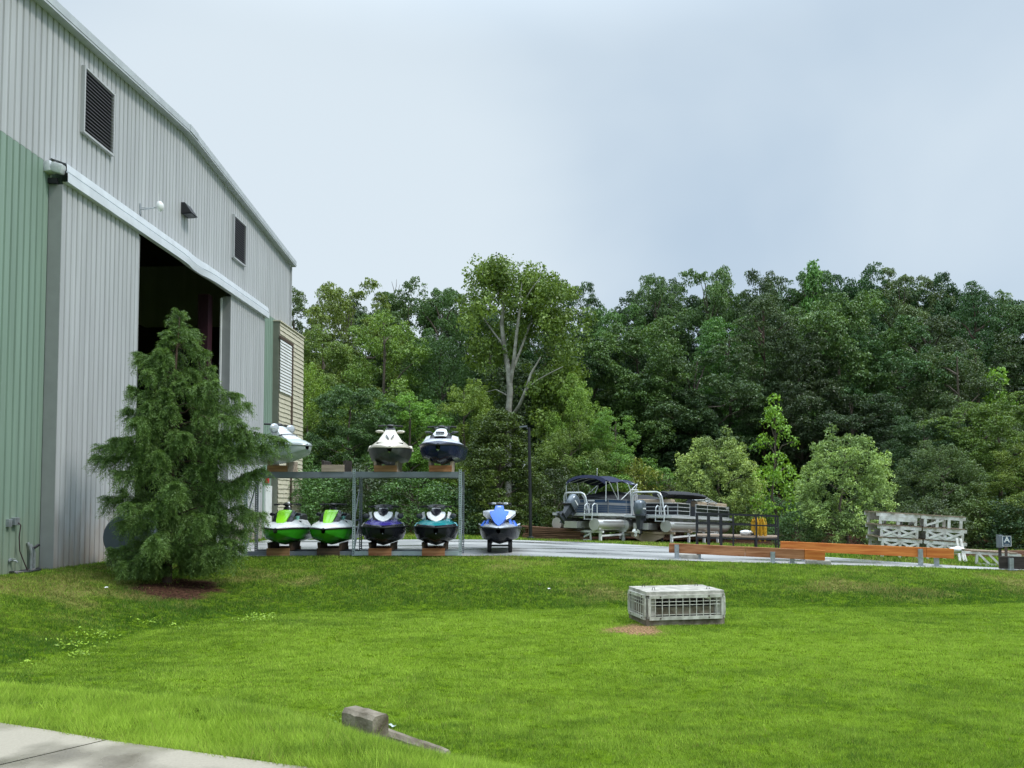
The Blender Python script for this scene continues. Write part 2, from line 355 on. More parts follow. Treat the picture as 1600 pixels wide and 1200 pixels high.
# ------------------------------------------------------------------ terrain
TOE = [(-6.8, 10.2), (-6.1, 13.2), (-5.2, 14.7), (-4.24, 15.4), (0, 15.7), (5, 16.0), (10.9, 16.4), (18, 16.6), (40, 17), (80, 17), (80, 0), (12, 1.0), (5, 3.4),
       (2.2, 5.2), (0.6, 6.3), (-0.5, 6.75), (-1.2, 7.0), (-3, 7.6), (-5, 8.3), (-6.6, 8.9)]
CREST = [(-9.95, 17.3), (-9.6, 20.2), (-7.6, 20.75), (-4, 20.9), (0, 21.0), (6.9, 20.9), (13.6, 20.9), (30, 20.9), (90, 20.9), (90, -6), (12, -4), (5, 0.5), (2.2, 2.6),
         (0.6, 3.7), (-.3, 4.3), (-.85, 4.8), (-1.35, 5.3), (-1.95, 5.95), (-3.0, 6.35), (-4.6, 6.75), (-9, 7.6), (-10.9, 8.8), (-10.7, 12)]
PAVE = [(-9.75, 20.6), (-7.5, 20.85), (-4, 20.95), (0, 21.0), (6.9, 20.95), (13.6, 20.95), (18, 20.9), (15.5, 21.3), (12.7, 22.0), (9.9, 24.2), (5.7, 27.4), (3, 29.0), (0.5, 29.8), (-5, 29.4), (-9.2, 29.2), (-9.35, 27)]
WALK_EDGE = [PZ(px, py, -.05) for px, py in ((-260, 1092), (-120, 1110), (0, 1129), (80, 1141), (166, 1156), (300, 1174), (408, 1189), (484, 1199), (640, 1224))]
WALK = [(p.x, p.y) for p in WALK_EDGE] + [(-0.2, 3.4), (-0.5, 1.0), (-6, 1.0), (-9, 5.2)]
TREE = (-7.6, 17.0)
BOXC = (2.9, 13.8)
MULCH = G_basin = None
def zterr(x, y, pave_drop=True):
    x = np.asarray(x, float); y = np.asarray(y, float)
    zp = zplat(x, y); k = np.clip((y - 8.5) / 4, 0, 1); zp = np.where(y < 12.5, -.07 * (1 - k) + zp * k, zp)
    intoe = inpoly(x, y, TOE); incr = inpoly(x, y, CREST)
    dt = pdist(x, y, TOE, True); dc = pdist(x, y, CREST, True)
    t = np.where(intoe, 0, np.where(incr, dt / (dt + dc + 1e-9), 1))
    s = t * t * (3 - 2 * t) * .55 + t * .45
    z = -.7 + (zp + .7) * s
    und = (vnoise(x, y, .45, 3) - .5) * .07 + (vnoise(x, y, 1.7, 4) - .5) * .022
    z = z + und * np.clip(1 - t, 0.25, 1) * (y < 40)
    if pave_drop:
        pad = inpoly(x, y, PAVE) & (pdist(x, y, PAVE, True) > .12); z = np.where(pad, zplat(x, y) - .05, z)
        near = inpoly(x, y, WALK) & (pdist(x, y, WALK, True) > .05); z = np.where(near, -.14, z)
    return z
def zt(x, y): return float(zterr(np.array([x]), np.array([y]))[0])
def soil_mask(x, y):
    """bare earth, mulch and thin turf, 0..1"""
    s = np.zeros(np.asarray(x).shape); nz = vnoise(x, y, 2.2, 9) * .5 + vnoise(x, y, 6, 10) * .5
    def blob(cx, cy, rx, ry, k=1.0):
        d = np.hypot((x - cx) / rx, (y - cy) / ry); return np.clip((1.25 - d - (nz - .5) * .9) * 3, 0, 1) * k
    s = np.maximum(s, blob(TREE[0] + .50, TREE[1] - .55, .72, 1.0))
    return s
def straw_mask(x, y):
    nz = vnoise(x, y, 3.2, 9) * .5 + vnoise(x, y, 9, 10) * .5
    d = np.hypot((x - 2.2) / .50, (y - 13.3) / .55); return np.clip((1.2 - d - (nz - .5) * .9) * 3, 0, 1)
def dry_mask(x, y):
    a = vnoise(x, y, .55, 21) * .6 + vnoise(x, y, 1.9, 22) * .4
    bank = np.clip((pdist(x, y, TOE, True) - .3) / 1.2, 0, 1) * (~inpoly(x, y, TOE)) * (y > 9)
    return np.clip((a - .56) * 5, 0, 1) * (0.04 + .55 * bank) + .05 * bank
def make_ground():
    xs = np.concatenate([np.linspace(-900, -40, 12), np.linspace(-35, -12.5, 12), np.arange(-12, 19, .2), np.linspace(19.5, 60, 30), np.linspace(70, 900, 12)])
    ys = np.concatenate([np.linspace(-200, 0, 6), np.arange(.5, 22.2, .2), np.arange(22.6, 48, .7), np.linspace(50, 110, 20), np.linspace(130, 1500, 12)])
    X, Y = np.meshgrid(xs, ys); x = X.ravel(); y = Y.ravel(); z = zterr(x, y)
    nx, ny = len(xs), len(ys)
    me = bpy.data.meshes.new('ground')
    idx = np.arange(nx * ny).reshape(ny, nx)
    f = np.stack([idx[:-1, :-1], idx[:-1, 1:], idx[1:, 1:], idx[1:, :-1]], -1).reshape(-1, 4)
    me.from_pydata(np.stack([x, y, z], 1).tolist(), [], f.tolist()); me.polygons.foreach_set('use_smooth', [True] * len(f))
    so_ = np.maximum(soil_mask(x, y), np.clip(1 - pdist(x, y, WALK, True) / .25, 0, 1)); dr = dry_mask(x, y)
    # leaf litter under the forest
    so_ = np.maximum(so_, np.clip((y - 33.5 + np.where(x > 6, 5, 0)) / 3, 0, 1) * (y > 28))
    for nm, a in (('soil', so_), ('dry', dr), ('straw', straw_mask(x, y))):
        at = me.attributes.new(nm, 'FLOAT', 'POINT'); at.data.foreach_set('value', a.astype(np.float32))
    m = bpy.data.materials.new('turf_and_soil'); m.use_nodes = True; nt = m.node_tree; N = nt.nodes; L = nt.links; b = N['Principled BSDF']
    b.inputs['Roughness'].default_value = 1; b.inputs['Specular IOR Level'].default_value = .0
    tc = N.new('ShaderNodeTexCoord')
    def noise(sc, d=4):
        n = N.new('ShaderNodeTexNoise'); n.inputs['Scale'].default_value = sc; n.inputs['Detail'].default_value = d; L.new(tc.outputs['Object'], n.inputs['Vector']); return n.outputs['Fac']
    def ramp(f, c1, c2, p=(.35, .65)):
        r = N.new('ShaderNodeValToRGB'); L.new(f, r.inputs[0]); r.color_ramp.elements[0].position = p[0]; r.color_ramp.elements[0].color = (*c1, 1); r.color_ramp.elements[1].position = p[1]; r.color_ramp.elements[1].color = (*c2, 1); return r.outputs[0]
    def mix(f, a, c):
        n = N.new('ShaderNodeMix'); n.data_type = 'RGBA'; L.new(f, n.inputs[0]); L.new(a, n.inputs[6]); L.new(c, n.inputs[7]); return n.outputs[2]
    def attr(nm):
        a = N.new('ShaderNodeAttribute'); a.attribute_name = nm; return a.outputs['Fac']
    n1 = noise(9, 6); g = ramp(n1, (.040, .075, .004), (.105, .175, .010)); d = ramp(noise(14), (.12, .10, .04), (.24, .20, .08))
    s = ramp(noise(18, 6), (.022, .012, .009), (.10, .052, .034))
    st_ = ramp(noise(30, 6), (.08, .045, .025), (.38, .24, .13), (.4, .62))
    L.new(mix(attr('straw'), mix(attr('soil'), mix(attr('dry'), g, d), s), st_), b.inputs['Base Color'])
    bp = N.new('ShaderNodeBump'); bp.inputs['Strength'].default_value = .8; bp.inputs['Distance'].default_value = .03; L.new(noise(25, 5), bp.inputs['Height']); L.new(bp.outputs[0], b.inputs['Normal'])
    me.materials.append(m); o = bpy.data.objects.new('ground', me); C.objects.link(o); o['kind'] = 'structure'
make_ground()

def poly_sheet(name, poly, zf, m, step=.6, thick=.0):
    """a sheet cut to a polygon and draped on zf"""
    bm = bmesh.new(); vs = [bm.verts.new((x, y, 0)) for x, y in poly]; bm.faces.new(vs); bmesh.ops.triangulate(bm, faces=bm.faces)
    x0, x1 = min(p[0] for p in poly), max(p[0] for p in poly); y0, y1 = min(p[1] for p in poly), max(p[1] for p in poly)
    for ax, a, e in ((0, x0, x1), (1, y0, y1)):
        k = a + step
        while k < e:
            co = [0, 0, 0]; no = [0, 0, 0]; co[ax] = k; no[ax] = 1
            bmesh.ops.bisect_plane(bm, geom=bm.verts[:] + bm.edges[:] + bm.faces[:], plane_co=co, plane_no=no); k += step
    for v in bm.verts: v.co.z = float(zf(v.co.x, v.co.y))
    if thick:
        ret = bmesh.ops.extrude_face_region(bm, geom=bm.faces[:])
        for v in [e for e in ret['geom'] if isinstance(e, bmesh.types.BMVert)]: v.co.z += thick
    bmesh.ops.recalc_face_normals(bm, faces=bm.faces)
    me = bpy.data.meshes.new(name); bm.to_mesh(me); bm.free(); me.materials.append(m)
    if not thick and me.polygons[0].normal.z < 0: me.flip_normals()
    o = bpy.data.objects.new(name, me); C.objects.link(o); o['kind'] = 'structure'; return o
def wet_concrete(name, dry, wet, sc, stretch, thr=(.42, .62)):
    m = bpy.data.materials.new(name); m.use_nodes = True; nt = m.node_tree; N = nt.nodes; L = nt.links; b = N['Principled BSDF']
    tc = N.new('ShaderNodeTexCoord'); mp = N.new('ShaderNodeMapping'); mp.inputs['Scale'].default_value = stretch; L.new(tc.outputs['Object'], mp.inputs[0])
    n = N.new('ShaderNodeTexNoise'); n.inputs['Scale'].default_value = sc; n.inputs['Detail'].default_value = 4; L.new(mp.outputs[0], n.inputs['Vector'])
    r = N.new('ShaderNodeMapRange'); L.new(n.outputs['Fac'], r.inputs[0]); r.inputs[1].default_value = thr[0]; r.inputs[2].default_value = thr[1]; r.clamp = True
    n2 = N.new('ShaderNodeTexNoise'); n2.inputs['Scale'].default_value = 60; n2.inputs['Detail'].default_value = 6; L.new(tc.outputs['Object'], n2.inputs['Vector'])
    c = N.new('ShaderNodeMix'); c.data_type = 'RGBA'; L.new(r.outputs[0], c.inputs[0]); c.inputs[6].default_value = (*dry, 1); c.inputs[7].default_value = (*wet, 1)
    v = N.new('ShaderNodeMapRange'); L.new(n2.outputs['Fac'], v.inputs[0]); v.inputs[3].default_value = .75; v.inputs[4].default_value = 1.25
    s = N.new('ShaderNodeVectorMath'); s.operation = 'SCALE'; L.new(c.outputs[2], s.inputs[0]); L.new(v.outputs[0], s.inputs['Scale']); L.new(s.outputs[0], b.inputs['Base Color'])
    ro = N.new('ShaderNodeMapRange'); L.new(r.outputs[0], ro.inputs[0]); ro.inputs[3].default_value = .65; ro.inputs[4].default_value = .10; L.new(ro.outputs[0], b.inputs['Roughness'])
    bp = N.new('ShaderNodeBump'); bp.inputs['Strength'].default_value = .12; bp.inputs['Distance'].default_value = .01; L.new(n2.outputs['Fac'], bp.inputs['Height']); L.new(bp.outputs[0], b.inputs['Normal'])
    return m
M['pave'] = wet_concrete('damp_pavement', (.37, .37, .36), (.19, .195, .20), .55, (.45, 1.6, 1), (.38, .68))
M['walk'] = wet_concrete('damp_sidewalk_concrete', (.31, .275, .215), (.15, .13, .10), 1.1, (1, 1, 1), (.44, .60))
poly_sheet('road', PAVE, lambda x, y: zplat(x, y) + .012, M['pave'])
# sidewalk slabs with tooled joints between them
def make_walk():
    j0, j1 = PZ(0, 1195, -.05), PZ(166, 1156, -.05); d = (j1 - j0).normalized(); n = Vector((d.y, -d.x, 0))
    base = PZ(166, 1156, -.05)
    o = poly_sheet('sidewalk', WALK, lambda x, y: -.13, M['walk'], step=50, thick=.08)
    bm = bmesh.new(); bm.from_mesh(o.data)
    # grooves: cut and push down a 12 mm strip along each joint
    k_next = (PZ(484, 1199, -.05) - base).dot(n)
    for k in (0.0, k_next, -k_next):
        for e in (-.007, .007):
            bmesh.ops.bisect_plane(bm, geom=bm.verts[:] + bm.edges[:] + bm.faces[:], plane_co=base + n * (k + e), plane_no=n)
    top = [f for f in bm.faces if f.normal.z > .9]
    gr = [f for f in top if min(abs((f.calc_center_median() - base).dot(n) - k) for k in (0.0, k_next, -k_next)) < .006]
    bmesh.ops.delete(bm, geom=gr, context='FACES'); bm.to_mesh(o.data); bm.free()
    o2 = MB()
    for k in (0.0, k_next, -k_next):
        c = base + n * k; o2.bar(c - d * 3 - Vector((0, 0, .018)), c + d * .12 - Vector((0, 0, .018)), .02, .004)
    q = o2.build('joint', mat('joint_grime', (.03, .028, .022), .9), o, smooth=0)
make_walk()

# ------------------------------------------------------------------ hangar building (local: y along the gable wall, x outwards, z up)
A0 = PZ(80, 890, 0); PHI = -math.atan(.031)
bldg = thing('hangar_building', 'large grey and green metal hangar with sliding doors standing open', 'building', A0, (0, 0, PHI))
FD = Vector((math.sin(-PHI), math.cos(PHI), 0)); FN = Vector((math.cos(PHI), math.sin(PHI), 0))
def FB(px, py, o=0.0):
    r = ray(px, py); c = Vector((0, 0, CAMZ)); t = ((A0 + FN * o) - c).dot(FN) / r.dot(FN); q = c + r * t - A0
    return q.dot(FD), q.z + A0.z
def FW(s, z, o): return A0 + FD * s + FN * o + Vector((0, 0, z))
WO = -.30
sR, zR = FB(453, 411, WO); sP, zPk = FB(287, 203, WO); sA, zA = FB(61, 0, WO)
slopeL = (zPk - zA) / (sP - sA); sL = sA - 3.5
def roof_z(s): return zPk - (s - sP) * (zPk - zR) / (sR - sP) if s > sP else zPk - (sP - s) * slopeL
zG = FB(75, 256, WO)[1]                    # green / grey line
sD0, sD1 = 0.0, FB(213.5, 600, 0)[0]       # left door
sE0, sE1 = FB(357, 600, 0)[0], FB(412, 600, 0)[0]
zH = FB(97, 275, 0)[1]; zH0 = FB(97, 284, 0)[1]; zH1 = FB(97, 259, 0)[1]
def corrugated(mb, s0, s1, z0, ztop, o, pitch=.2, d=.035):
    prof = []; s = s0
    while s < s1 - 1e-6:
        for a, b in ((0, d), (.135, d), (.148, 0), (.182, 0), (.195, d)):
            if s + a < s1: prof.append((s + a, b))
        s += pitch
    prof.append((s1, 0))
    mb.loft([[(o + b, q, z0) for q, b in prof], [(o + b, q, ztop(q)) for q, b in prof]])
mb = MB(); corrugated(mb, sL, sR, zG, lambda s: roof_z(s) - .02, WO); mb.build('upper_wall', 'siding_grey', bldg, 0)
mb = MB(); corrugated(mb, sL, sD1 - .25, -.4, lambda s: zG - .004, WO); mb.build('lower_wall', 'siding_green', bldg, 0)
mb = MB(); corrugated(mb, sE0 + .3, sR, -.3, lambda s: zG - .004, WO); mb.build('lower_wall', 'siding_green', bldg, 0)
# roof slabs and gable trim
D = 26.0
mb = MB()
for a, b in ((sL, sP), (sP, sR)):
    ov = .18
    mb.prism([(WO + .2, a, roof_z(a)), (WO + .2, b, roof_z(b)), (WO + .2, b, roof_z(b) + .12), (WO + .2, a, roof_z(a) + .12)], (-D, 0, 0))
mb.build('roof', 'roofing', bldg, 0)
mb = MB()
for a, b in ((sL, sP - .12), (sP - .12, sP + .45), (sP + .45, sR + .12)):
    za, zb = roof_z(a), roof_z(b); k = .015 if a == sP - .12 else 0
    mb.prism([(WO + .205, a, za - .08), (WO + .205, b, zb - .08), (WO + .205, b, zb + .11 + k), (WO + .205, a, za + .11 + k)], (.06 + k, 0, 0))
    mb.prism([(WO + .03, a, za - .14), (WO + .03, b, zb - .14), (WO + .03, b, zb - .085), (WO + .03, a, za - .085)], (.225, 0, 0))
mb.build('gable_trim', 'gable_trim', bldg, 0)
mb = MB(); mb.box((WO + .02, sR + .03, zR / 2 + .9), (.14, .06, zR - 2.1)); mb.build('corner_trim', 'siding_grey', bldg, 0)
# side, back walls and the lining that keeps the inside dark
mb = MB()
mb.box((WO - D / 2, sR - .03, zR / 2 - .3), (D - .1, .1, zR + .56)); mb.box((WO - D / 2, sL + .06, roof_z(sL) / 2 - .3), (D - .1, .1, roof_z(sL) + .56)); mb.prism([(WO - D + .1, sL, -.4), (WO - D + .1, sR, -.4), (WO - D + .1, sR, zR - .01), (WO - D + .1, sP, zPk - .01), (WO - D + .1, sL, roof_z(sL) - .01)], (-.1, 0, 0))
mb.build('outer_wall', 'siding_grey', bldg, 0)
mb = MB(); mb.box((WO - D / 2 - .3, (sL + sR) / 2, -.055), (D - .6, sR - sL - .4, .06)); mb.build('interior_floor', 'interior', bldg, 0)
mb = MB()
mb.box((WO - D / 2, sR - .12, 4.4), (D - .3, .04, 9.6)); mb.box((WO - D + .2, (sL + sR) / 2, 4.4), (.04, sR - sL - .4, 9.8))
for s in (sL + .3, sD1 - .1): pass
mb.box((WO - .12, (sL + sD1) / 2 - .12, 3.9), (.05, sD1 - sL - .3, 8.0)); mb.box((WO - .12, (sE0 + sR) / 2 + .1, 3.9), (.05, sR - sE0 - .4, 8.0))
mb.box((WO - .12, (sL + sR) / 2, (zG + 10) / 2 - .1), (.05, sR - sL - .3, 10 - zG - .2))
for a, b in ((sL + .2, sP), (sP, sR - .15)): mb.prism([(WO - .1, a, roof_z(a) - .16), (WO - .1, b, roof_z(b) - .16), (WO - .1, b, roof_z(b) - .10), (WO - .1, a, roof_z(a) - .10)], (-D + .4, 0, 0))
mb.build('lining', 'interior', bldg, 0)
mb = MB()
for s in np.arange(sD1 - 1.0, sE0 + 3, 2.6): mb.bar((WO - 6, s, 7.7), (WO - 22, s, 7.7), .16, .3)
for x in (-5, -11, -17): mb.bar((x, sL + .5, 8.3), (x, sR - .5, 8.3), .12, .25)
mb.build('roof_truss', 'dark', bldg, 0)
# sliding doors
def door(s0, s1, nm):
    mb = MB(); corrugated(mb, s0 + .02, s1 - .05, -.02, lambda s: zH0 - .02, 0.0); d = mb.build('sliding_door', 'siding_grey', bldg, 0)
    mb = MB(); mb.box((-.117, s0 + .008, zH0 / 2 - .05), (.305, .02, zH0 - .06)); mb.box((-.135, s1 - .02, zH0 / 2 - .05), (.29, .05, zH0 - .06)); mb.box((-.25, (s0 + s1) / 2, zH0 / 2), (.02, s1 - s0 - .08, zH0 - .2)); mb.build('door_edge', 'door_edge', d, 0)
    mb = MB(); mb.box((-.13, (s0 + s1) / 2, -.06), (.22, s1 - s0 - .05, .07)); mb.build('bottom_seal', 'black', d, 0)
    return d
door(sD0, sD1, 'a'); door(sE0, sE1, 'b')
d3 = MB(); d3.box((WO - .45, sE0 - .25, zH0 / 2 - .1), (.35, .35, zH0)); d3.build('steel_column', 'maroon', bldg, 0)
d3 = MB(); d3.box((WO + .03, sE0 - .06, zH0 / 2 - .1), (.05, .06, zH0 - .1)); d3.build('jamb_strip', 'white', bldg, 0)
# track hood over the doors, two folded steps, dented half way along
def hood(s0, s1):
    mb = MB(); secs = []
    ss = np.concatenate([np.linspace(s0, s1, 40)])
    rnd = random.Random(5)
    dA, dB = FB(290, 420, 0)[0], FB(327, 440, 0)[0]
    for s in ss:
        dent = .0
        if dA - .5 < s < dB: dent = .05 * math.sin((s - dA + .5) / (dB - dA + .5) * math.pi)
        j = rnd.uniform(-.003, .003) + (rnd.uniform(-.025, .025) if dent > .02 else 0)
        zt_, zb = zH1 + .06, zH0 - .02; zm = (zt_ + zb) / 2 - dent * .4
        secs.append([(WO + .03, s, zt_ + .12), (.12 + j, s, zt_ - .02 - dent * .5), (.14 + j, s, zm + .03 - dent), (.115, s, zm + .015 - dent), (.115, s, zm - .005 - dent), (.155 + j, s, zm - .01 - dent), (.16 + j - dent * .6, s, zb - dent), (.02, s, zb - dent * .7)])
    mb.loft(secs); mb.build('door_track_hood', 'trim', bldg, 25)
hood(sD0 + .0, sE1 + .1)
zc_ = (zH0 + zH1) / 2 + .07; mb = MB(); mb.box((-.02, sD0 - .09, zc_), (.26, .20, .22), (.1, .25, .12)); mb.box((-.22, sD0 - .09, zc_ + .02), (.20, .21, .26), (-.06, -.12, -.1))
mb.build('crumpled_end_cap', 'trim_dull', bldg, 40, .045)
mb = MB(); mb.box((-.14, sD0 - .06, zH0 - .02), (.2, .06, .12)); mb.build('track_end', 'black', bldg, 0)
# louvers
def louver(px0, pt0, pb0, px1):
    s0, z1 = FB(px0, pt0, WO); _, z0 = FB(px0, pb0, WO); s1 = FB(px1, 300, WO)[0]
    mb = MB(); o = WO + .05
    for a in (s0, s1): mb.box((o + .03, a, (z0 + z1) / 2), (.10, .05, z1 - z0 + .05))
    for b in (z0, z1): mb.box((o + .028, (s0 + s1) / 2, b), (.096, s1 - s0 - .05, .05))
    f = mb.build('louver', 'siding_grey', bldg, 0)
    mb = MB(); n = 18
    for i in range(n):
        z = z0 + (i + .5) * (z1 - z0) / n; mb.box((o + .02, (s0 + s1) / 2, z), (.085, s1 - s0 - .06, .012), (0, R(40), 0)); mb.box((o + .058, (s0 + s1) / 2, z - .028), (.010, s1 - s0 - .06, .012))
    mb.build('louver_blades', 'louver', f, 0)
    mb = MB(); mb.box((o - .008, (s0 + s1) / 2, (z0 + z1) / 2), (.012, s1 - s0 - .02, z1 - z0 - .02)); mb.build('louver_backing', 'black', f, 0)
louver(126, 104, 207, 169); louver(361.5, 336, 402, 381)
# tan clad bay with shuttered window at the far end
sB0, zB = FB(426, 502, WO); sB1 = sR + 1.2; bo = WO + .28
mb = MB(); mb.box((bo - .2, sB0 + .01, zB / 2), (.40, .06, zB)); bay = mb.build('clad_bay', 'tan_side', bldg, 0)
mb = MB(); z = -.1; k = 0; rnd = random.Random(2)
while z < zB - .02:
    h = min(.19, zB - z); secs = []
    for s in np.linspace(sB0 + .04, sB1, 14):
        w = rnd.uniform(-.012, .012); secs.append([(bo + .005, s, z + h), (bo + .035 + w * .5, s, z + w), (bo + .0, s, z + w)])
    mb.loft(secs); z += .19
mb.build('lap_siding', 'tan', bay, 0)
mb = MB(); mb.box((bo - .2, (sB0 + sB1) / 2 + .05, zB / 2), (.38, sB1 - sB0 - .1, zB - .04)); mb.box((bo - .16, (sB0 + sB1) / 2, zB + .02), (.45, sB1 - sB0 + .1, .05)); mb.build('bay_core', 'tan', bay, 0)
ws0, wz1 = FB(436.5, 527, bo); ws1 = FB(454.5, 600, bo)[0]; wz0 = FB(437, 612, bo)[1]
mb = MB(); mb.box((bo + .05, (ws0 + ws1) / 2, wz1), (.06, ws1 - ws0 + .16, .12)); mb.box((bo + .05, ws1 + .02, (wz1 - .06) / 2), (.06, .12, wz1 - .08)); fr = mb.build('window_trim', 'brown_trim', bay, 0)
mb = MB()
for z in np.arange(wz0, wz1 - .12, .13): mb.box((bo + .055, (ws0 + ws1) / 2 - .06, z + .05), (.02, ws1 - ws0 - .1, .105), (0, R(-14), 0))
mb.build('shutter', 'white', bay, 0)
mb = MB(); mb.box((WO + .06, FB(411.5, 830, WO)[0] + .3, 1.05), (.08, .75, 2.1)); mb.build('side_door', 'white', bldg, 0)
mb = MB(); mb.box((WO + .12, FB(413, 750, WO)[0], FB(413, 750, WO)[1]), (.12, .16, .26)); tag(mb.build('alarm_bell', 'red', None, 0, .02), 'red alarm box on the green wall beside the tan bay', 'alarm box')
bpy.data.objects['alarm_bell'].location = A0; bpy.data.objects['alarm_bell'].rotation_euler = (0, 0, PHI)
# fixtures on the wall
s, z = FB(286, 330, WO)
t = thing('wall_light', 'black wedge shaped lamp on the grey wall above the open doorway', 'wall light', FW(s, z, WO + .03), (0, 0, PHI))
mb = MB(); mb.prism([(0, -.22, .2), (.12, -.22, .2), (.34, -.22, -.12), (0, -.22, -.14)], (0, .44, 0)); mb.build('housing', 'black', t, 0)
mb = MB(); mb.prism([(.05, -.19, -.145), (.32, -.19, -.135), (.32, .19, -.135), (.05, .19, -.145)], (0, 0, -.02)); mb.build('lens', 'darkgrey', t, 0)
s, z = FB(222, 325, WO)
t = thing('radio_antenna', 'small white ball shaped antenna on a bracket above the track hood', 'antenna', FW(s, z, WO + .03), (0, 0, PHI))
mb = MB(); mb.tube([(0, -.2, -.12), (.12, -.2, -.12), (.3, 0, 0), (.42, .02, .03)], .018); mb.tube([(.02, -.2, -.25), (.02, -.2, .05)], .02); mb.tube([(0, -.15, -.05), (.25, -.03, -.02)], .012); mb.build('bracket', 'galv', t)
mb = MB(); mb.blob((.46, .03, .05), (.1, .12, .15), 1, 14, 10, 0); mb.build('radome', 'white', t, 60)
mb = MB(); mb.tube([(.42, .03, .18), (.42, .03, .42)], .008); mb.build('whip', 'white', t)
mb = MB(); mb.tube([(.03, -.19, -.25), (.05, -.19, -1.0)], .008); mb.build('cable', 'darkgrey', t)
s, z = FB(14, 817, WO)
t = thing('outlet_box', 'small pale outlet boxes on green wall with a hanging cord', 'outlet box', FW(s, z, WO + .03), (0, 0, PHI))
mb = MB(); mb.box((.04, -.1, 0), (.08, .1, .16)); mb.box((.05, .08, .03), (.1, .14, .16)); mb.build('box', 'galv', t, 0, .008)
mb = MB(); mb.tube([(.1, .1, 0), (.14, .12, -.05), (.1, .14, -.3), (.08, .2, -.6), (.10, .32, -.85), (.12, .42, -1.05)], .011); mb.build('cord', 'maroon', t)
s, z = FB(13, 876, WO)
t = thing('hose_tap', 'small metal tap low on the green wall', 'tap', FW(s, z, WO + .03), (0, 0, PHI))
mb = MB(); mb.lathe([(.05, 0), (.05, .02), (.02, .03), (.02, .08)], axis='x'); mb.tube([(.08, 0, 0), (.11, .02, 0), (.13, .05, -.04)], .018); mb.build('body', 'galv', t)
mb = MB(); mb.lathe([(.035, 0), (.035, .012)], (.08, 0, .035)); mb.build('handle', 'rackgreen', t)
s, z = FB(41, 890, WO)
t = thing('conduit_pipes', 'pair of grey conduit pipes rising from grass at green wall', 'pipe', FW(s, 0, WO + .05), (0, 0, PHI))
for k, h in ((0, .52), (.10, .47)):
    mb = MB(); mb.tube([(.05, k, -.3), (.05, k, h - .1), (.04, k - .03, h), (0, k - .06, h + .1)], .032); mb.build('pipe', 'galv', t)
mb = MB(); mb.tube([(.1, .02, .5), (.14, .1, .56), (.1, .17, .55)], .03); mb.build('elbow', 'black', t)
s, z = FB(27, 893, WO)
t = MB(); rnd = random.Random(4)
p = [(.12 + .16 * math.cos(a) + rnd.uniform(-.03, .03), .38 * math.sin(a), -.02 + .03 * (a / 6) + rnd.uniform(0, .04)) for a in np.arange(0, 14, .45)]
t.tube(p, .03, 6); t = t.build('coiled_hose', 'black', None); t.location = FW(s, -.02, WO + .05); t.rotation_euler = (0, 0, PHI); tag(t, 'black hose lying in a heap at the foot of green wall', 'hose')
# things dimly seen inside
t = thing('storage_rack', 'dark steel storage rack inside the hangar', 'storage rack', FW(4.5, 0, -8), (0, 0, PHI))
mb = MB()
for x in (-2.5, 2.5):
    for y in (-3.5, 0, 3.5): mb.bar((x * .2, y, 0), (x * .2, y, 6.6), .1, .1)
mb.build('upright', 'dark', t, 0)
mb = MB()
for z in (2.0, 4.1, 6.2):
    for x in (-.5, .5): mb.bar((x, -3.6, z), (x, 3.6, z), .08, .14)
mb.build('shelf', 'darkgrey', t, 0)
def stored(y, z, lab):
    mb = MB(); secs = []
    for k in range(12):
        u = k / 11; b = 1.0 * math.sin(min(1, u * 1.6 + .02) * math.pi / 2); yy = -2.6 + 5.2 * u
        secs.append([(-b, yy, 1.0), (-b * .8, yy, .5), (0, yy, .1 + .4 * (1 - u) ** 3), (b * .8, yy, .5), (b, yy, 1.0), (b * .6, yy, 1.15), (-b * .6, yy, 1.15)])
    mb.loft(secs, True, True); o = mb.build('stored_boat', 'p_pale', None, 40); o.location = FW(y, z, -8); o.rotation_euler = (0, 0, PHI + R(90)); tag(o, lab, 'boat')
stored(3.2, 2.1, 'pale boat on lower shelf of the rack inside dark doorway'); stored(4.8, 4.2, 'pale boat on the middle shelf of the rack inside dark doorway')
# grey-blue round tank end leaning by the door, behind the conifer
q = P(198, 834, 18.0)
t = thing('round_tank', 'round blue grey tank lying by left sliding door behind the conifer', 'tank', (q.x, q.y, zt(q.x, q.y) - .03), (0, 0, R(6)))
mb = MB(); mb.lathe([(.02, -.0), (.51, .0), (.54, .03), (.54, .50), (.51, .54), (.02, .55)], (0, 0, .76), 'y', 40); mb.build('drum', 'bluegrey', t, 40)
mb = MB(); mb.box((.0, .27, .1), (.9, .5, .25)); mb.prism([(-.4, .05, .2), (-.2, .05, .2), (-.42, .05, .5)], (0, .45, 0)); mb.prism([(.4, .05, .2), (.2, .05, .2), (.42, .05, .5)], (0, .45, 0)); mb.build('cradle_base', 'beam_dark', t, 0)
# ------------------------------------------------------------------ pallet rack with personal watercraft
def perforated(mb, x, y, z0, z1, w=.075, d=.07):
    """upright channel with a ladder of punched slots in its face: two edge strips joined by short bridges"""
    mb.bar((x - w * .36, y, z0), (x - w * .36, y, z1), w * .28, .012, (0, 1, 0)); mb.bar((x + w * .36, y, z0), (x + w * .36, y, z1), w * .28, .012, (0, 1, 0))
    z = z0 + .02
    while z < z1: mb.box((x, y, z), (w * .46, .010, .03)); z += .06
    for sx in (-1, 1): mb.box((x + sx * (w * .5 - .006), y + d / 2 + .007, (z0 + z1) / 2), (.010, d, z1 - z0))
RX = (-7.30, -4.33, -1.42); RYF, RYB = 21.05, 21.9
ztop_b = CAMZ + 43 * 21 / 1200
rack = thing('pallet_rack', 'grey steel pallet rack of two bays carrying the watercraft', 'rack', ((RX[0] + RX[2]) / 2, (RYF + RYB) / 2, .012))
def rl(x, y, z): return (x - rack.location.x, y - rack.location.y, z - rack.location.z)
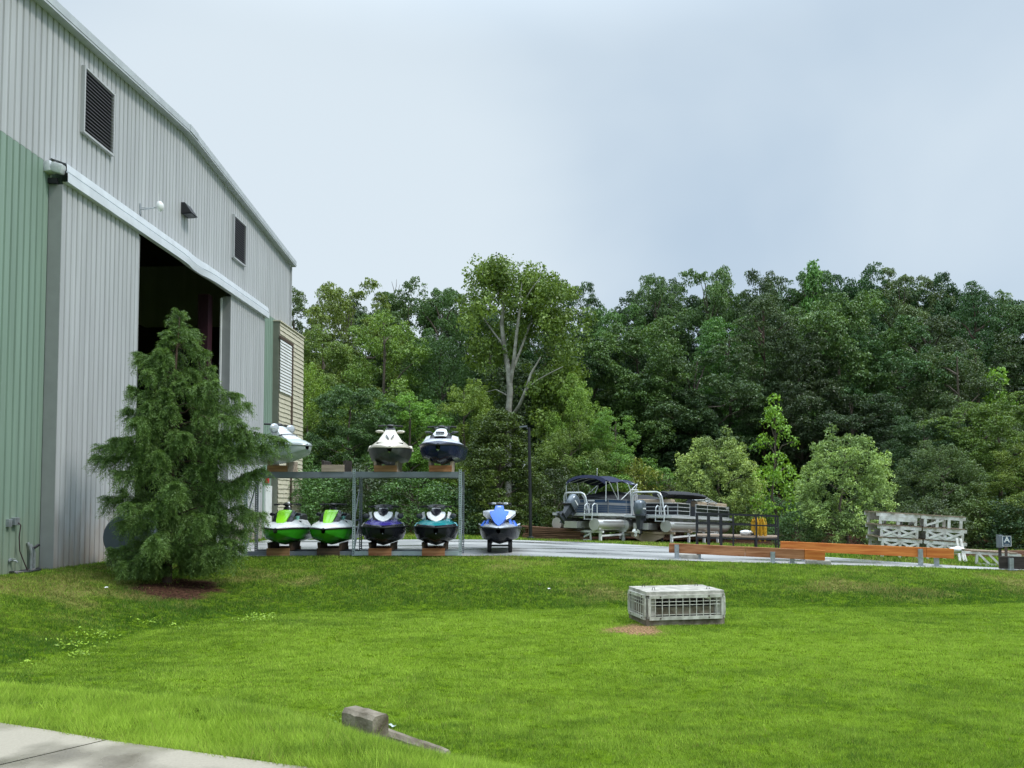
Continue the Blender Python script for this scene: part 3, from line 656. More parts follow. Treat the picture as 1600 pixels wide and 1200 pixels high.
for i, x in enumerate(RX):
    fz = 2.36 if i else 2.3
    mb = MB(); a = rl(x, RYF, .0); perforated(mb, a[0], a[1], .0, fz); mb.box((a[0], a[1] + .03, .008), (.14, .14, .016)); mb.build('upright', 'rackgreen', rack, 0)
    mb = MB(); a = rl(x, RYB, 0); perforated(mb, a[0] + .02, a[1], .0, fz - .05); mb.box((a[0], a[1] + .03, .008), (.14, .14, .016)); mb.build('upright', 'rackgrey', rack, 0)
    mb = MB()
    for za, zb in ((.12, .95), (.95, 1.9)):
        mb.bar(rl(x, RYF + .06, za), rl(x, RYB - .03, zb), .03, .03); mb.bar(rl(x, RYF + .06, zb + .02), rl(x, RYB - .03, zb + .02), .03, .03)
    mb.build('brace', 'rackgrey', rack, 0)
for a, b in ((RX[0], RX[1]), (RX[1], RX[2])):
    for y in (RYF - .03, RYB):
        for zc, h in ((ztop_b - .08, .155), (.075, .11)):
            mb = MB(); mb.box(rl((a + b) / 2, y, zc), (b - a - .09, .05, h)); mb.box(rl((a + b) / 2, y + .032, zc - h * .2), (b - a - .09, .02, h * .5))
            mb.build('shelf_beam', 'rackgrey' if zc > 1 or a == RX[0] else 'rackgreen', rack, 0, .004)
def cradle(x, z, w, h, lab, mats, low=0, yaw=0):
    t = thing('wooden_cradle', lab, 'cradle', (x, RYF - .02, z), (0, 0, yaw), 'timber cradles on the rack')
    hw = w / 2; D_ = RYB - RYF + .1
    for y, n in ((-.03, 0), (D_, 1)):
        mb = MB(); yy_ = y - .065 * low * (1 - 2 * n); mb.box((0, yy_, h * .36), (w, .045, h * .72)); mb.build('end_board', mats[0], t, 0, .004)
    for sx in (-1, 1):
        mb = MB(); mb.prism([(sx * hw, .03, .13 * low), (sx * (hw + .03), .03, h * 1.25), (sx * (hw - .05), .03, h * 1.15), (sx * (hw - .05), .03, .13 * low)], (0, D_ - .09, 0)); mb.build('side_board', mats[1], t, 0)
    return t

def lofted(rows, n=9, back=.25):
    """hood-like shell: rows (y, z, half width, crown drop); closes back and down at the sides"""
    secs = []
    for y, z, hw, cr in rows:
        sec = [(-hw, y + cr + back, z - .10)]
        for j in range(n):
            u = -1 + 2 * j / (n - 1); sec.append((hw * u, y + cr * u * u, z - cr * .35 * u * u))
        sec.append((hw, y + cr + back, z - .10)); secs.append(sec)
    return secs
HULL = [(-1.62, .06, .44, .36), (-1.52, .24, .45, .24), (-1.35, .38, .455, .14), (-1.05, .50, .45, .06), (-.6, .585, .435, .015), (0, .62, .415, 0), (.7, .62, .40, 0), (1.3, .60, .395, .01), (1.55, .57, .395, .02)]
DECK = {-1.62: (.04, .02, .035, .02, .04), -1.52: (.18, .05, .10, .075, .085), -1.35: (.30, .09, .18, .14, .155), -1.05: (.42, .14, .27, .22, .24), -.6: (.46, .17, .31, .34, .40), 0: (.40, .12, .26, .36, .42), .7: (.30, .02, .20, .34, .38), 1.3: (.27, .02, .18, .30, .33), 1.55: (.25, .0, .17, .12, .14)}
def watercraft(label, x, y, z, v, yaw=0.0, pitch=0.0, group='personal watercraft stored outdoors'):
    t = thing('watercraft', label, 'watercraft', (x, y, z), (pitch, 0, yaw), group)
    gz = v.get('g', 0.0); wd = v.get('w', 1.0)
    mb = MB(); secs = []
    for yy, b, g, k in HULL:
        b *= wd; g += gz; zc = k + (g - k) * .34; bc = b * .85
        secs.append([(-b, yy, g), (-b * .97, yy, k + (g - k) * .72), (-bc, yy, zc), (-bc * .93, yy, zc - .012), (-b * .42, yy, k + (zc - k) * .46), (-b * .38, yy, k + (zc - k) * .40), (0, yy, k), (b * .38, yy, k + (zc - k) * .40), (b * .42, yy, k + (zc - k) * .46), (bc * .93, yy, zc - .012), (bc, yy, zc), (b * .97, yy, k + (g - k) * .72), (b, yy, g)])
    mb.loft(secs); mb.add(secs[-1], [tuple(range(13))]); mb.build('hull', v['hull'], t, 28)
    mb = MB(); secs = []; sh = v.get('sh', 1.0)
    for yy, b, g, k in HULL:
        b *= wd * .985; g += gz; a = DECK[yy]
        h = [(b, g + .02), (b * .97, g + .02 + min(.055, a[1]) * sh), (a[0] * wd, g + .02 + a[1] * sh), (a[2], g + .02 + a[3] * sh), (a[2] * .55, g + .02 + (a[3] * .3 + a[4] * .7) * sh)]
        secs.append([(-p, yy, q) for p, q in h] + [(0, yy, g + .02 + a[4] * sh)] + [(p, yy, q) for p, q in h[::-1]])
    mb.loft(secs); mb.add(secs[-1], [tuple(range(11))]); mb.build('deck', v['deck'], t, 30)
    mb = MB()
    pth = [(-b * wd * 1.005, yy, g + gz + .012) for yy, b, g, k in HULL[::-1]] + [(b * wd * 1.005, yy, g + gz + .012) for yy, b, g, k in HULL]
    mb.tube(pth, .022, 6); mb.build('rub_rail', v.get('rail', 'black'), t, 60)
    for nm, mt, rows in v['shells']:
        mb = MB(); mb.loft(lofted(rows)); mb.build(nm, mt, t, 40)
    for nm, mt, pts, ex in v.get('panels', []):
        for sx in (-1, 1):
            mb = MB(); mb.prism([(sx * a, b, c) for a, b, c in pts], (sx * ex[0], ex[1], ex[2])); mb.build(nm, mt, t, 0)
    sc = v.get('seat', 'black'); mb = MB(); secs = []
    for yy, hw, zt_ in ((-.1, .12, .78), (.1, .19, .84), (.5, .20, .80), (.75, .20, .83), (1.2, .19, .83), (1.45, .15, .76)):
        zt_ += gz * .6; secs.append([(-hw, yy, zt_ - .16), (-hw * .95, yy, zt_ - .03), (-hw * .6, yy, zt_), (0, yy, zt_ + .01), (hw * .6, yy, zt_), (hw * .95, yy, zt_ - .03), (hw, yy, zt_ - .16)])
    mb.loft(secs, False, True); mb.build('seat', sc, t, 50)
    hz, hw, hy = v['bar']; mb = MB(); mb.tube([(0, hy - .02, hz - .22), (0, hy - .04, hz - .03)], [.07, .05]); mb.blob((0, hy - .05, hz), (.11, .08, .045), 2, 12, 6, 0)
    mb.tube([(-hw, hy + .06, hz - .005), (-hw * .5, hy + .02, hz + .01), (0, hy, hz + .012), (hw * .5, hy + .02, hz + .01), (hw, hy + .06, hz - .005)], .017); hb = mb.build('handlebar', v.get('barm', 'black'), t, 50)
    for sx in (-1, 1):
        mb = MB(); mb.tube([(sx * hw * .6, hy + .03, hz + .005), (sx * hw * 1.02, hy + .065, hz - .005)], .026); mb.tube([(sx * hw * .62, hy - .03, hz), (sx * hw * .98, hy - .05, hz - .01)], .009, 5); mb.build('grip', 'rubber', hb, 60)
    for sx in (-1, 1):
        if v.get('mir'):
            mx, mz, my, rx, rz, mm = v['mir']; mb = MB(); mb.tube([(sx * (mx - rx * 1.7), my + .1, mz - .05), (sx * mx, my + .04, mz)], .022)
            mb.blob((sx * mx, my, mz), (rx, .05, rz), 4, 12, 7, .03); mb.build('mirror', mm, t, 60)
    if v.get('eye', True):
        mb = MB(); mb.lathe([(.0, -.012), (.018, -.012), (.018, .01), (0, .01)], (0, -1.50, .29 + gz), 'y', 10); mb.build('bow_eye', 'galv', t)
    return t
GREEN = dict(hull='p_green', deck='p_white', g=.03, sh=.66,
    shells=[('hood_surround', 'p_black', [(-1.20, .55, .10, .02), (-1.12, .60, .235, .04), (-1.0, .69, .27, .05), (-.66, .91, .285, .07), (-.5, .985, .21, .06)]),
            ('hood', 'p_lime', [(-1.24, .60, .05, .01), (-1.20, .63, .095, .015), (-1.09, .70, .135, .02), (-.78, .91, .18, .03), (-.62, .985, .18, .03)]),
            ('console', 'darkgrey', [(-.5, .99, .10, .02), (-.42, 1.06, .09, .02)])],
    panels=[('side_graphic', 'p_mint', [(.262, -.52, .66), (.30, -.52, .70), (.33, -.45, .86), (.25, -.45, .90)], (.02, .12, 0)), ('side_guard', 'p_black', [(.28, -.62, .58), (.37, -.58, .60), (.36, -.5, .66), (.28, -.5, .68)], (.03, .15, 0)),
            ('deck_flash', 'p_lime', [(.235, -.98, .60), (.26, -.98, .60), (.275, -.72, .78), (.25, -.72, .78)], (.005, .05, 0))],
    bar=(1.13, .37, -.42), mir=(.36, .86, -.62, .075, .05, 'p_black'))
MASK = dict(hull='p_black', deck='deck_purple', g=.09, w=1.05, sh=.72,
    shells=[('mask', 'p_black', [(-1.16, .66, .16, .03), (-1.1, .72, .26, .05), (-.85, .86, .29, .08), (-.6, .98, .20, .07)]),
            ('cowl', 'p_white', [(-1.22, .70, .02, .005), (-1.19, .745, .13, .02), (-1.10, .82, .22, .04), (-.97, .92, .26, .05), (-.88, .965, .24, .05)]),
            ('gauge_pod', 'p_black', [(-1.10, .85, .02, .01), (-1.04, .90, .10, .02), (-.95, .965, .14, .03), (-.75, 1.04, .13, .04)]),
            ('brow', 'p_silver', [(-.78, 1.0, .12, .03), (-.66, 1.06, .13, .03), (-.55, 1.07, .08, .02)]),
            ('wind_visor', 'darkgrey', [(-.62, 1.075, .16, .02), (-.50, 1.15, .27, .08), (-.45, 1.16, .22, .07)])],
    panels=[('cheek', 'p_white', [(.30, -.62, .76), (.42, -.52, .74), (.40, -.45, .93), (.33, -.5, .95)], (.02, .2, 0)),
            ('deck_graphic', 'p_lilac', [(.10, -1.28, .665), (.42, -1.06, .60), (.38, -.9, .70), (.24, -1.02, .73)], (0, .05, .012)),
            ('wing_light', 'p_silver', [(.44, -.98, .585), (.60, -.8, .555), (.55, -.6, .63), (.43, -.72, .66)], (0, .1, .02))],
    bar=(1.09, .42, -.48), mir=(.47, .83, -.55, .09, .075, 'darkgrey'))
def variant(b, **k): r = dict(b); r.update(k); return r
TEAL = variant(MASK, deck='deck_teal', panels=[MASK['panels'][0], ('deck_graphic', 'p_cyan', [(.10, -1.28, .665), (.42, -1.06, .60), (.38, -.9, .70), (.24, -1.02, .73)], (0, .05, .012)), ('wing_light', 'p_cyan', [(.44, -.98, .585), (.60, -.8, .555), (.55, -.6, .63), (.43, -.72, .66)], (0, .1, .02))])
NAVY = variant(MASK, hull='p_navy', deck='deck_navy', shells=[
            ('mask', 'p_black', [(-1.16, .66, .16, .03), (-1.1, .72, .28, .05), (-.85, .83, .30, .08), (-.6, .95, .20, .07)]),
            ('cowl', 'p_white', [(-1.04, .80, .16, .03), (-.98, .87, .20, .04), (-.8, .95, .17, .05), (-.62, 1.03, .13, .04)]),
            ('vent', 'p_black', [(-1.03, .875, .11, .01), (-1.01, .905, .12, .01), (-.96, .93, .11, .01)]),
            ('wind_visor', 'darkgrey', [(-.62, 1.04, .16, .02), (-.50, 1.10, .22, .08), (-.45, 1.11, .2, .07)])],
    panels=[('cheek', 'p_white', [(.30, -1.0, .66), (.50, -.84, .60), (.44, -.5, .80), (.30, -.6, .84)], (.02, .2, 0)), ('chine_flash', 'p_pale', [(.26, -1.06, .20), (.48, -.95, .30), (.48, -.90, .33), (.26, -1.0, .24)], (.0, .3, 0))], bar=(1.08, .40, -.48), mir=(.38, .93, -.55, .10, .025, 'darkgrey'))
CREAM = dict(hull='p_dirty', deck='p_cream', rail='p_cream', g=.05, sh=.7,
    shells=[('hood', 'p_cream', [(-1.30, .63, .06, .01), (-1.25, .665, .34, .06), (-1.05, .77, .29, .06), (-.75, .94, .18, .05), (-.55, 1.05, .13, .04)]),
            ('hood_seam', 'darkgrey', [(-1.305, .612, .05, .01), (-1.265, .648, .36, .06), (-1.22, .655, .36, .06)]),
            ('windscreen', 'darkgrey', [(-.60, 1.03, .12, .03), (-.5, 1.09, .13, .03), (-.44, 1.10, .10, .02)])],
    panels=[('nose_vent', 'darkgrey', [(.02, -1.16, .74), (.045, -1.17, .745), (.12, -.98, .85), (.09, -.96, .86)], (0, .04, .012)), ('foot_guard', 'p_cream', [(.55, -.2, .42), (.64, -.2, .44), (.60, .2, .60), (.52, .2, .60)], (.03, .5, 0))],
    bar=(1.14, .33, -.42), mir=(.29, .97, -.62, .12, .042, 'p_cream'), seat='darkgrey')
BLUE = dict(hull='p_black', deck='p_silver', g=.05, sh=.62,
    shells=[('wing', 'p_silver', [(-1.16, .72, .14, .03), (-1.08, .82, .32, .05), (-.94, .95, .47, .09), (-.86, 1.015, .46, .09), (-.78, 1.03, .32, .06), (-.65, 1.04, .2, .05)]),
            ('wing_slot', 'p_black', [(-1.18, .68, .16, .02), (-1.1, .76, .28, .04), (-.98, .84, .31, .05), (-.88, .9, .25, .05)]),
            ('hood', 'p_blue', [(-1.52, .585, .015, .0), (-1.44, .66, .10, .01), (-1.30, .77, .18, .02), (-1.12, .89, .245, .03), (-.97, .985, .275, .035), (-.93, 1.005, .15, .03), (-.70, 1.14, .11, .02)]),
            ('gauge', 'rackgreen', [(-.80, 1.085, .055, .005), (-.73, 1.125, .055, .005)])],
    panels=[('side_stripe', 'p_blue', [(.33, -1.16, .565), (.41, -1.12, .56), (.34, -1.0, .74), (.27, -1.0, .74)], (0, .05, .01)), ('side_stripe', 'p_blue', [(.46, -1.06, .565), (.53, -1.02, .56), (.44, -.92, .70), (.38, -.92, .70)], (0, .05, .01)), ('cheek_slot', 'p_black', [(.17, -1.12, .70), (.22, -1.06, .71), (.30, -.95, .82), (.26, -.95, .84)], (0, .05, .01)), ('deck_wing', 'p_silver', [(.38, -1.0, .52), (.60, -.8, .60), (.60, -.4, .56), (.45, -.4, .52)], (0, .05, .03))],
    bar=(1.19, .33, -.42), barm='darkgrey', mir=(.17, 1.19, -.44, .09, .035, 'p_silver'))
SILVER = dict(hull='p_pale', deck='p_pale', rail='p_silver', g=.03, sh=.85,
    shells=[('hood', 'p_white', [(-1.25, .63, .08, .01), (-1.15, .69, .28, .05), (-.85, .84, .25, .06), (-.62, .98, .17, .05)]),
            ('hood_stripe', 'darkgrey', [(-.98, .80, .26, .06), (-.94, .83, .26, .06)]),
            ('fairing', 'mirror', [(-.72, .92, .2, .05), (-.6, 1.04, .18, .05), (-.45, 1.08, .14, .04)])],
    bar=(1.10, .40, -.40), mir=(.27, .99, -.60, .15, .12, 'mirror'), seat='darkgrey')
KY = 22.1
def sx_(px, y=21.0): return (px - 800) / 1200 * y
zl, zu = .27, ztop_b + .19
ws = 'watercraft stored outdoors'
watercraft('lime green and white watercraft nearest the hangar on the lower rack', sx_(437), KY, zl, GREEN, R(2))
watercraft('lime green and white watercraft beside the rack middle post, lower level', sx_(511.5), KY, zl, GREEN, R(1))
watercraft('black and purple watercraft with white cowl on lower rack', sx_(590), KY, zl - .02, MASK, R(8))
watercraft('black and teal watercraft with white cowl on lower rack', sx_(676), KY, zl - .02, TEAL, R(5))
sv = watercraft('pale grey watercraft with silver mirrors on top of rack beside conifer', sx_(410), 21.5, zu + .02, SILVER, R(55), R(0))
watercraft('faded cream watercraft with grimy hull on top of rack', sx_(600), KY, zu, CREAM, R(8), R(2))
watercraft('navy and white watercraft at the right end of the rack top', sx_(687), KY, zu + .03, NAVY, R(0), R(2))
text('GT  13', .16, 'darkgrey', sv, (.535, -.62, .61), (R(58), 0, R(82)), 'registration_number')
mb = MB(); mb.box((.655, -.55, .40), (.012, .09, .08)); mb.build('sticker', 'yellow_green', bpy.data.objects['watercraft.003'], 0)
bl = watercraft('bright blue and silver watercraft parked alone on the road', sx_(781, 22.2), 23.0, .23, BLUE, R(-1))
t = thing('watercraft_dolly', 'black two wheeled dolly under the blue watercraft', 'dolly', (sx_(781, 22.2), 22.3, .012))
for s in (-1, 1):
    mb = MB(); mb.lathe([(.06, -.06), (.19, -.06), (.21, -.03), (.21, .03), (.19, .06), (.06, .06)], (s * .30, 0, .21), 'x', 20); mb.build('wheel', 'rubber', t, 40)
mb = MB(); mb.bar((-.3, 0, .2), (.3, 0, .2), .05, .05); mb.build('axle', 'blackmetal', t)
mb = MB()
for s in (-1, 1): mb.bar((s * .28, -.5, .27), (s * .28, 1.4, .24), .07, .06)
mb.build('bunk', 'black_fabric', t, 0)
cd, cp, ck = 'cradle', 'cradle_pale', 'cradle_dark'
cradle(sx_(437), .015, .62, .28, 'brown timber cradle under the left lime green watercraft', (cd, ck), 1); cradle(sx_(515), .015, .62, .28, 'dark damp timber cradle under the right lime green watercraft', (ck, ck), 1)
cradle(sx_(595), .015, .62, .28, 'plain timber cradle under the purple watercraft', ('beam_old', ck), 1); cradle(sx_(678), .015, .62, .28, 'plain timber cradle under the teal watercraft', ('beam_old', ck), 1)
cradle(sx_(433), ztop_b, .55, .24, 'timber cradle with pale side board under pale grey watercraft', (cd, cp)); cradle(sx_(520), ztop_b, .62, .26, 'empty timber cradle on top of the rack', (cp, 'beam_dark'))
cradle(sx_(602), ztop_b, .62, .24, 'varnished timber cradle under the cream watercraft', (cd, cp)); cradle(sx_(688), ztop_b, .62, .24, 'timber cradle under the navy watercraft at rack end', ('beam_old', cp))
q = P(450.5, 830, 27.5)
t = thing('safety_pole', 'red and white pole standing in front of tan bay', 'pole', (q.x, q.y, .012))
mb = MB(); mb.lathe([(.10, 0), (.10, .03), (.045, .05), (.045, 1.15)]); mb.build('post', 'red', t)
mb = MB(); mb.lathe([(.048, 1.151), (.048, 1.28), (.04, 1.281), (.04, 1.42), (.02, 1.45)]); mb.build('white_tip', 'white', t)
# ------------------------------------------------------------------ pontoon boats (local: x starboard, y to the bow, z up from the bottom of the tubes)
def outboard(parent, tilt, blk):
    t = bpy.data.objects.new('outboard_motor', None); C.objects.link(t); t.parent = parent; t.location = (0, -.38, .62) if tilt == 0 else (0, -.42, .86); t.rotation_euler = (tilt, 0, 0)
    def b(mb, n, m, **k): return mb.build(n, m, t, **k)
    mb = MB(); secs = []
    for z, hx, y0, y1 in ((.05, .16, -.28, .14), (.15, .20, -.36, .20), (.38, .22, -.40, .24), (.58, .21, -.38, .24), (.68, .17, -.32, .20), (.73, .09, -.22, .12)):
        s = []
        for k in range(16):
            a = 2 * math.pi * k / 16; c, q = math.cos(a), math.sin(a); c = math.copysign(abs(c) ** .6, c); q = math.copysign(abs(q) ** .6, q)
            s.append((hx * c, (y0 + y1) / 2 + (y1 - y0) / 2 * q, z))
        secs.append(s)
    mb.loft(secs, True, True); b(mb, 'cowl', 'motor', smooth=50)
    mb = MB(); mb.box((0, -.06, .06), (.45, .58, .035)); b(mb, 'cowl_seam', 'motor_dark', smooth=0)
    for s in (-1, 1):
        mb = MB(); mb.box((s * .222, -.08, .36), (.012, .26, .06)); b(mb, 'badge', 'p_white', smooth=0)
    mb = MB(); mb.loft([[(-.13, -.24, .06), (.13, -.24, .06), (.13, .1, .06), (-.13, .1, .06)], [(-.09, -.2, -.35), (.09, -.2, -.35), (.09, .05, -.35), (-.09, .05, -.35)], [(-.05, -.16, -.62), (.05, -.16, -.62), (.05, .04, -.62), (-.05, .04, -.62)]], True, True)
    mb.box((0, -.12, -.50), (.22, .42, .02)); b(mb, 'midsection', 'motor_dark', smooth=0)
    mb = MB(); mb.lathe([(.01, -.36), (.065, -.28), (.075, -.1), (.07, .05), (.02, .2)], (0, 0, -.66), 'y', 12); mb.prism([(-.012, -.1, -.70), (-.012, .08, -.70), (-.012, -.05, -.88)], (.024, 0, 0)); b(mb, 'gearcase', 'motor_dark')
    mb = MB(); mb.lathe([(.05, -.46), (.055, -.36)], (0, 0, -.66), 'y', 10)
    for k in range(3):
        a = k * 2.094 + .4; d = Vector((math.cos(a), 0, math.sin(a))); e = Vector((-math.sin(a), 0, math.cos(a))); c = Vector((0, -.41, -.66))
        mb.prism([c + d * .04 - e * .03, c + d * .14 - e * .10 + Vector((0, .04, 0)), c + d * .19, c + d * .14 + e * .09 - Vector((0, .04, 0)), c + d * .04 + e * .04], (0, .012, 0))
    b(mb, 'propeller', 'motor_dark' if blk else 'white', smooth=0)
    mb = MB(); mb.box((0, .2, .05), (.28, .16, .42)); b(mb, 'bracket', 'motor_dark', smooth=0, bevel=.02)
    return t
def pontoon(label, loc, rz, L, W, TR, deckz, fence, style, pitch):
    t = thing('pontoon_boat', label, 'boat', loc, (-pitch, 0, -rz), 'pontoon boats on stands beyond the road')
    TX = 1.0
    for s in (-1, 1):
        mb = MB(); n = 22
        prof = [(.01, 0.0), (TR * .97, .0), (TR, .02), (TR, L - 1.3), (TR * .97, L - 1.0)]
        mb.lathe(prof, (s * TX, 0, TR), 'y', n)
        secs = []
        for k in range(9):
            u = k / 8; yy = L - 1.0 + 1.0 * u; r = TR * .97 * math.cos(u * 1.35); zc = TR + (TR * .98 - r) * .55
            secs.append([(s * TX + r * math.cos(2 * math.pi * j / n), yy, zc + r * math.sin(2 * math.pi * j / n)) for j in range(n)])
        mb.loft(secs, True, True); tb = mb.build('pontoon', 'alu', t, 40)
        mb = MB(); mb.lathe([(TR * .98, -.01), (TR * 1.015, -.01), (TR * 1.015, .03), (TR * .98, .03)], (s * TX, 0, TR), 'y', n); mb.box((s * TX + s * TR * .93, L * .45, TR * 1.5), (.03, L * .8, .03)); mb.box((s * TX, L * .5, deckz - .06), (.10, L - .8, deckz - 2 * TR + .02))
        for y in np.arange(.5, L - .6, .9): mb.box((s * TX, y, 2 * TR + .01), (.3, .05, .06))
        mb.build('rib', 'alu', tb, 40)
    mb = MB(); mb.box((0, L / 2 - .1, deckz), (W - .06, L - .2, .05)); mb.build('deck', 'black', t, 0)
    mb = MB()
    for s in (-1, 1): mb.box((s * W / 2, L / 2 - .05, deckz - .02), (.05, L - .1, .11))
    for y in (.0, L - .12): mb.box((0, y, deckz - .02), (W + .05, .05, .11))
    mb.build('deck_edge', 'alu_white', t, 0)
    mb = MB()
    for y in np.arange(.3, L - .3, .6): mb.box((0, y, deckz - .07), (W - .1, .06, .06))
    mb.box((0, .1, TR * .9), (.7, .9, TR * 1.1)); mb.build('motor_well', 'alu', t, 0)
    # fence
    y0, y1, f0 = .85, L - .55, deckz + .045; FW_ = W / 2 - .08; gate = (2.1, 2.75)
    runs = [((-FW_, y0), (-FW_, y1)), ((FW_, y0), (FW_, gate[0])), ((FW_, gate[1]), (FW_, y1)), ((-FW_, y0), (FW_, y0)), ((-FW_, y1), (FW_, y1))] if style == 'tan' else [((-FW_, y0), (-FW_, y1)), ((FW_, y0), (FW_, y1)), ((-FW_, y0), (FW_, y0)), ((-FW_, y1), (FW_, y1))]
    pan = 'navy_panel' if style == 'navy' else 'black_panel'
    for (ax, ay), (bx, by) in runs:
        mb = MB(); mb.bar((ax, ay, f0 + fence / 2 - .01), (bx, by, f0 + fence / 2 - .01), .012, fence - .06); p = mb.build('fence_panel', pan, t, 0)
        mb = MB(); n = max(2, int(math.hypot(bx - ax, by - ay) / 1.15) + 1)
        hs = (0.02, fence - .02) if style == 'navy' else (0.02, fence * .36, fence * .66, fence - .02)
        for h in hs: mb.bar((ax, ay, f0 + h), (bx, by, f0 + h), .032, .026)
        for k in range(n):
            u = k / (n - 1); x, y = ax + (bx - ax) * u, ay + (by - ay) * u; mb.bar((x, y, f0), (x, y, f0 + fence), .03, .03)
        mb.build('fence_rail', 'alu_white' if style == 'tan' else 'grey_panel', p, 0)
        if style == 'navy':
            mb = MB()
            for h, w in ((.40, .11), (.27, .018), (.18, .018), (.10, .018)): mb.bar((ax, ay, f0 + h), (bx, by, f0 + h), .020, w)
            mb.build('stripe', 'grey_panel', p, 0)
    # stern deck, ladder, arch
    mb = MB(); ly = -.06; lx = .78
    for x in (lx - .2, lx + .2):
        mb.tube([(x, ly + .3, deckz + .03), (x, ly + .28, deckz + .42), (x, ly + .1, deckz + .45), (x, ly - .05, deckz + .35), (x, ly - .08, deckz - .25)], .022)
    for z in (deckz + .2, deckz - .02, deckz - .22): mb.bar((lx - .2, ly - .08, z), (lx + .2, ly - .08, z), .06, .03)
    mb.build('boarding_ladder', 'alu_white', t)
    ah = .92 if style == 'navy' else 1.05; ax0, ax1 = (-1.0, .18) if style == 'navy' else (-.9, .55)
    mb = MB(); yy = .5
    mb.tube([(ax0, yy + .1, deckz), (ax0, yy, deckz + ah - .18), (ax0 + .08, yy - .02, deckz + ah - .04), (ax0 + .22, yy - .03, deckz + ah), (ax1 - .22, yy - .03, deckz + ah), (ax1 - .08, yy - .02, deckz + ah - .06), (ax1, yy, deckz + ah - .2), (ax1 + .12, yy + .1, deckz)], .04)
    mb.tube([(ax1 - .12, yy + .25, deckz), (ax1 - .10, yy + .05, deckz + ah - .25), (ax1 - .2, yy, deckz + ah - .08)], .03)
    mb.build('tow_arch', 'alu_white', t)
    if style == 'navy':
        mb = MB(); secs = []
        for k in range(11):
            u = k / 10; y = y0 + .05 + (L - 1.9) * u; h = f0 + fence + .02 + .40 * math.sin(min(1, u * 2.4 + .1) * math.pi / 2) * (1 - .55 * max(0, u - .4)) + .03 * math.sin(k * 2.3)
            secs.append([(FW_ * q, y, f0 + fence - .02 + (h - f0 - fence) * (1 - abs(q) ** 2.2)) for q in (-1, -.8, -.55, -.3, 0, .3, .55, .8, 1)])
        mb.loft(secs); mb.build('mooring_cover', 'black_fabric', t, 40)
        mb = MB(); mb.box((.25, y0 - .02, f0 + fence - .08), (.34, .02, .06)); mb.build('name_plate', 'p_white', t, 0)
        # bimini
        bz = deckz + 1.66; by0, by1 = .70, 3.3; bw = 1.06; secs = []
        for k in range(9):
            u = (0, .03, .2, .35, .5, .65, .8, .97, 1)[k]; y = by0 + (by1 - by0) * u; cz = bz + .06 * math.sin(u * math.pi) - .10 * u + .05 * math.cos(u * 4 * math.pi)
            secs.append([(bw * q, y, cz - (.24 if 0 < k < 8 else .30) * abs(q) ** 2.8 - (.13 if k in (0, 8) else 0)) for q in np.linspace(-1, 1, 13)])
        mb = MB(); mb.loft(secs); mb.loft([[(x, y, z - .012) for x, y, z in s] for s in secs]); mb.build('canopy', 'navy_fabric', t, 50)
        mb = MB()
        for s in (-1, 1):
            x = s * (bw + .01)
            for y0_, y1_ in ((1.75, by0 + .3), (1.75, by0 + .9), (1.75, by1 - .05), (.75, by0 + .05), (2.75, by1 - .05), (3.1, by0 + 1.75)):
                mb.tube([(x, y0_, deckz + .55), (x, y1_, bz - .26)], .02, 6)
        for y in (by0 + .3, by0 + .9, by0 + 1.75, by1 - .3):
            mb.tube([(-bw - .01, y, bz - .27)] + [(bw * q * .97, y, bz - .07 - .26 * abs(q) ** 2.6) for q in (-.8, -.4, 0, .4, .8)] + [(bw + .01, y, bz - .27)], .018, 6)
        mb.build('canopy_frame', 'alu_white', t)
        mb = MB(); mb.tube([(0, by0 + .9, bz + .05), (0, by0 + .9, bz + .34)], .012); mb.blob((0, by0 + .9, bz + .36), (.03, .03, .03), 1); mb.build('stern_light', 'alu_white', t)
        # side gate / gangway stored upright on the starboard quarter
        mb = MB(); gx = FW_ + .1
        for y in (2.55, 2.72, 2.9, 3.05): mb.bar((gx, y, deckz - .05), (gx, y - .1, deckz + 1.15), .03, .03)
        for z in (deckz, deckz + .4, deckz + 1.12): mb.bar((gx, 2.5, z), (gx, 3.05, z), .05, .04)
        mb.build('boarding_gate', 'white', t, 0)
    else:
        mb = MB()
        for ax, ay, bx, by in ((-FW_ + .3, y0 + .22, FW_ - .3, y0 + .22), (FW_ - .22, 3.1, FW_ - .22, 4.2), (FW_ - .22, 5.0, FW_ - .22, y1 - .1), (-FW_ + .22, 1.3, -FW_ + .22, y1 - .1)):
            mb.bar((ax, ay, f0 + fence + .02), (bx, by, f0 + fence + .02), .34, .26)
        mb.build('seat_backrest', 'tan_vinyl', t, 0, .05)
        # folded bimini in its black boot, leaning on its struts
        mb = MB(); secs = []
        for k in range(13):
            u = k / 12; y = .75 + 2.9 * u; r = .15 + .05 * math.sin(u * math.pi) + .012 * math.sin(k * 2.1)
            secs.append([(.35 + .55 * u + r * 2.6 * math.cos(a), y, deckz + .96 + .03 * math.sin(u * 3) + r * .85 * math.sin(a)) for a in np.linspace(0, 2 * math.pi, 13)[:-1]])
        mb.loft(secs, True, True); mb.build('folded_canopy', 'black_fabric', t, 50)
        mb = MB()
        for s in (.35, .85, 1.15):
            mb.tube([(s, 3.5, deckz + 1.05), (s + .05, 4.3, deckz + .86), (s, 5.2, deckz + .72)], .022, 6)
        for k in range(5): mb.tube([(.3, 3.6 + .35 * k, deckz + 1.0 - .07 * k), (1.2, 3.7 + .35 * k, deckz + .98 - .07 * k)], .018, 6)
        mb.build('canopy_frame', 'alu_white', t)
        mb = MB(); mb.box((.1, 4.9, deckz + .4), (.6, .5, .8)); mb.lathe([(.16, 0), (.19, .01), (.16, .03)], (.1, 4.6, deckz + .85), 'y', 16); mb.build('console', 'darkgrey', t, 0, .04)
        mb = MB(); 
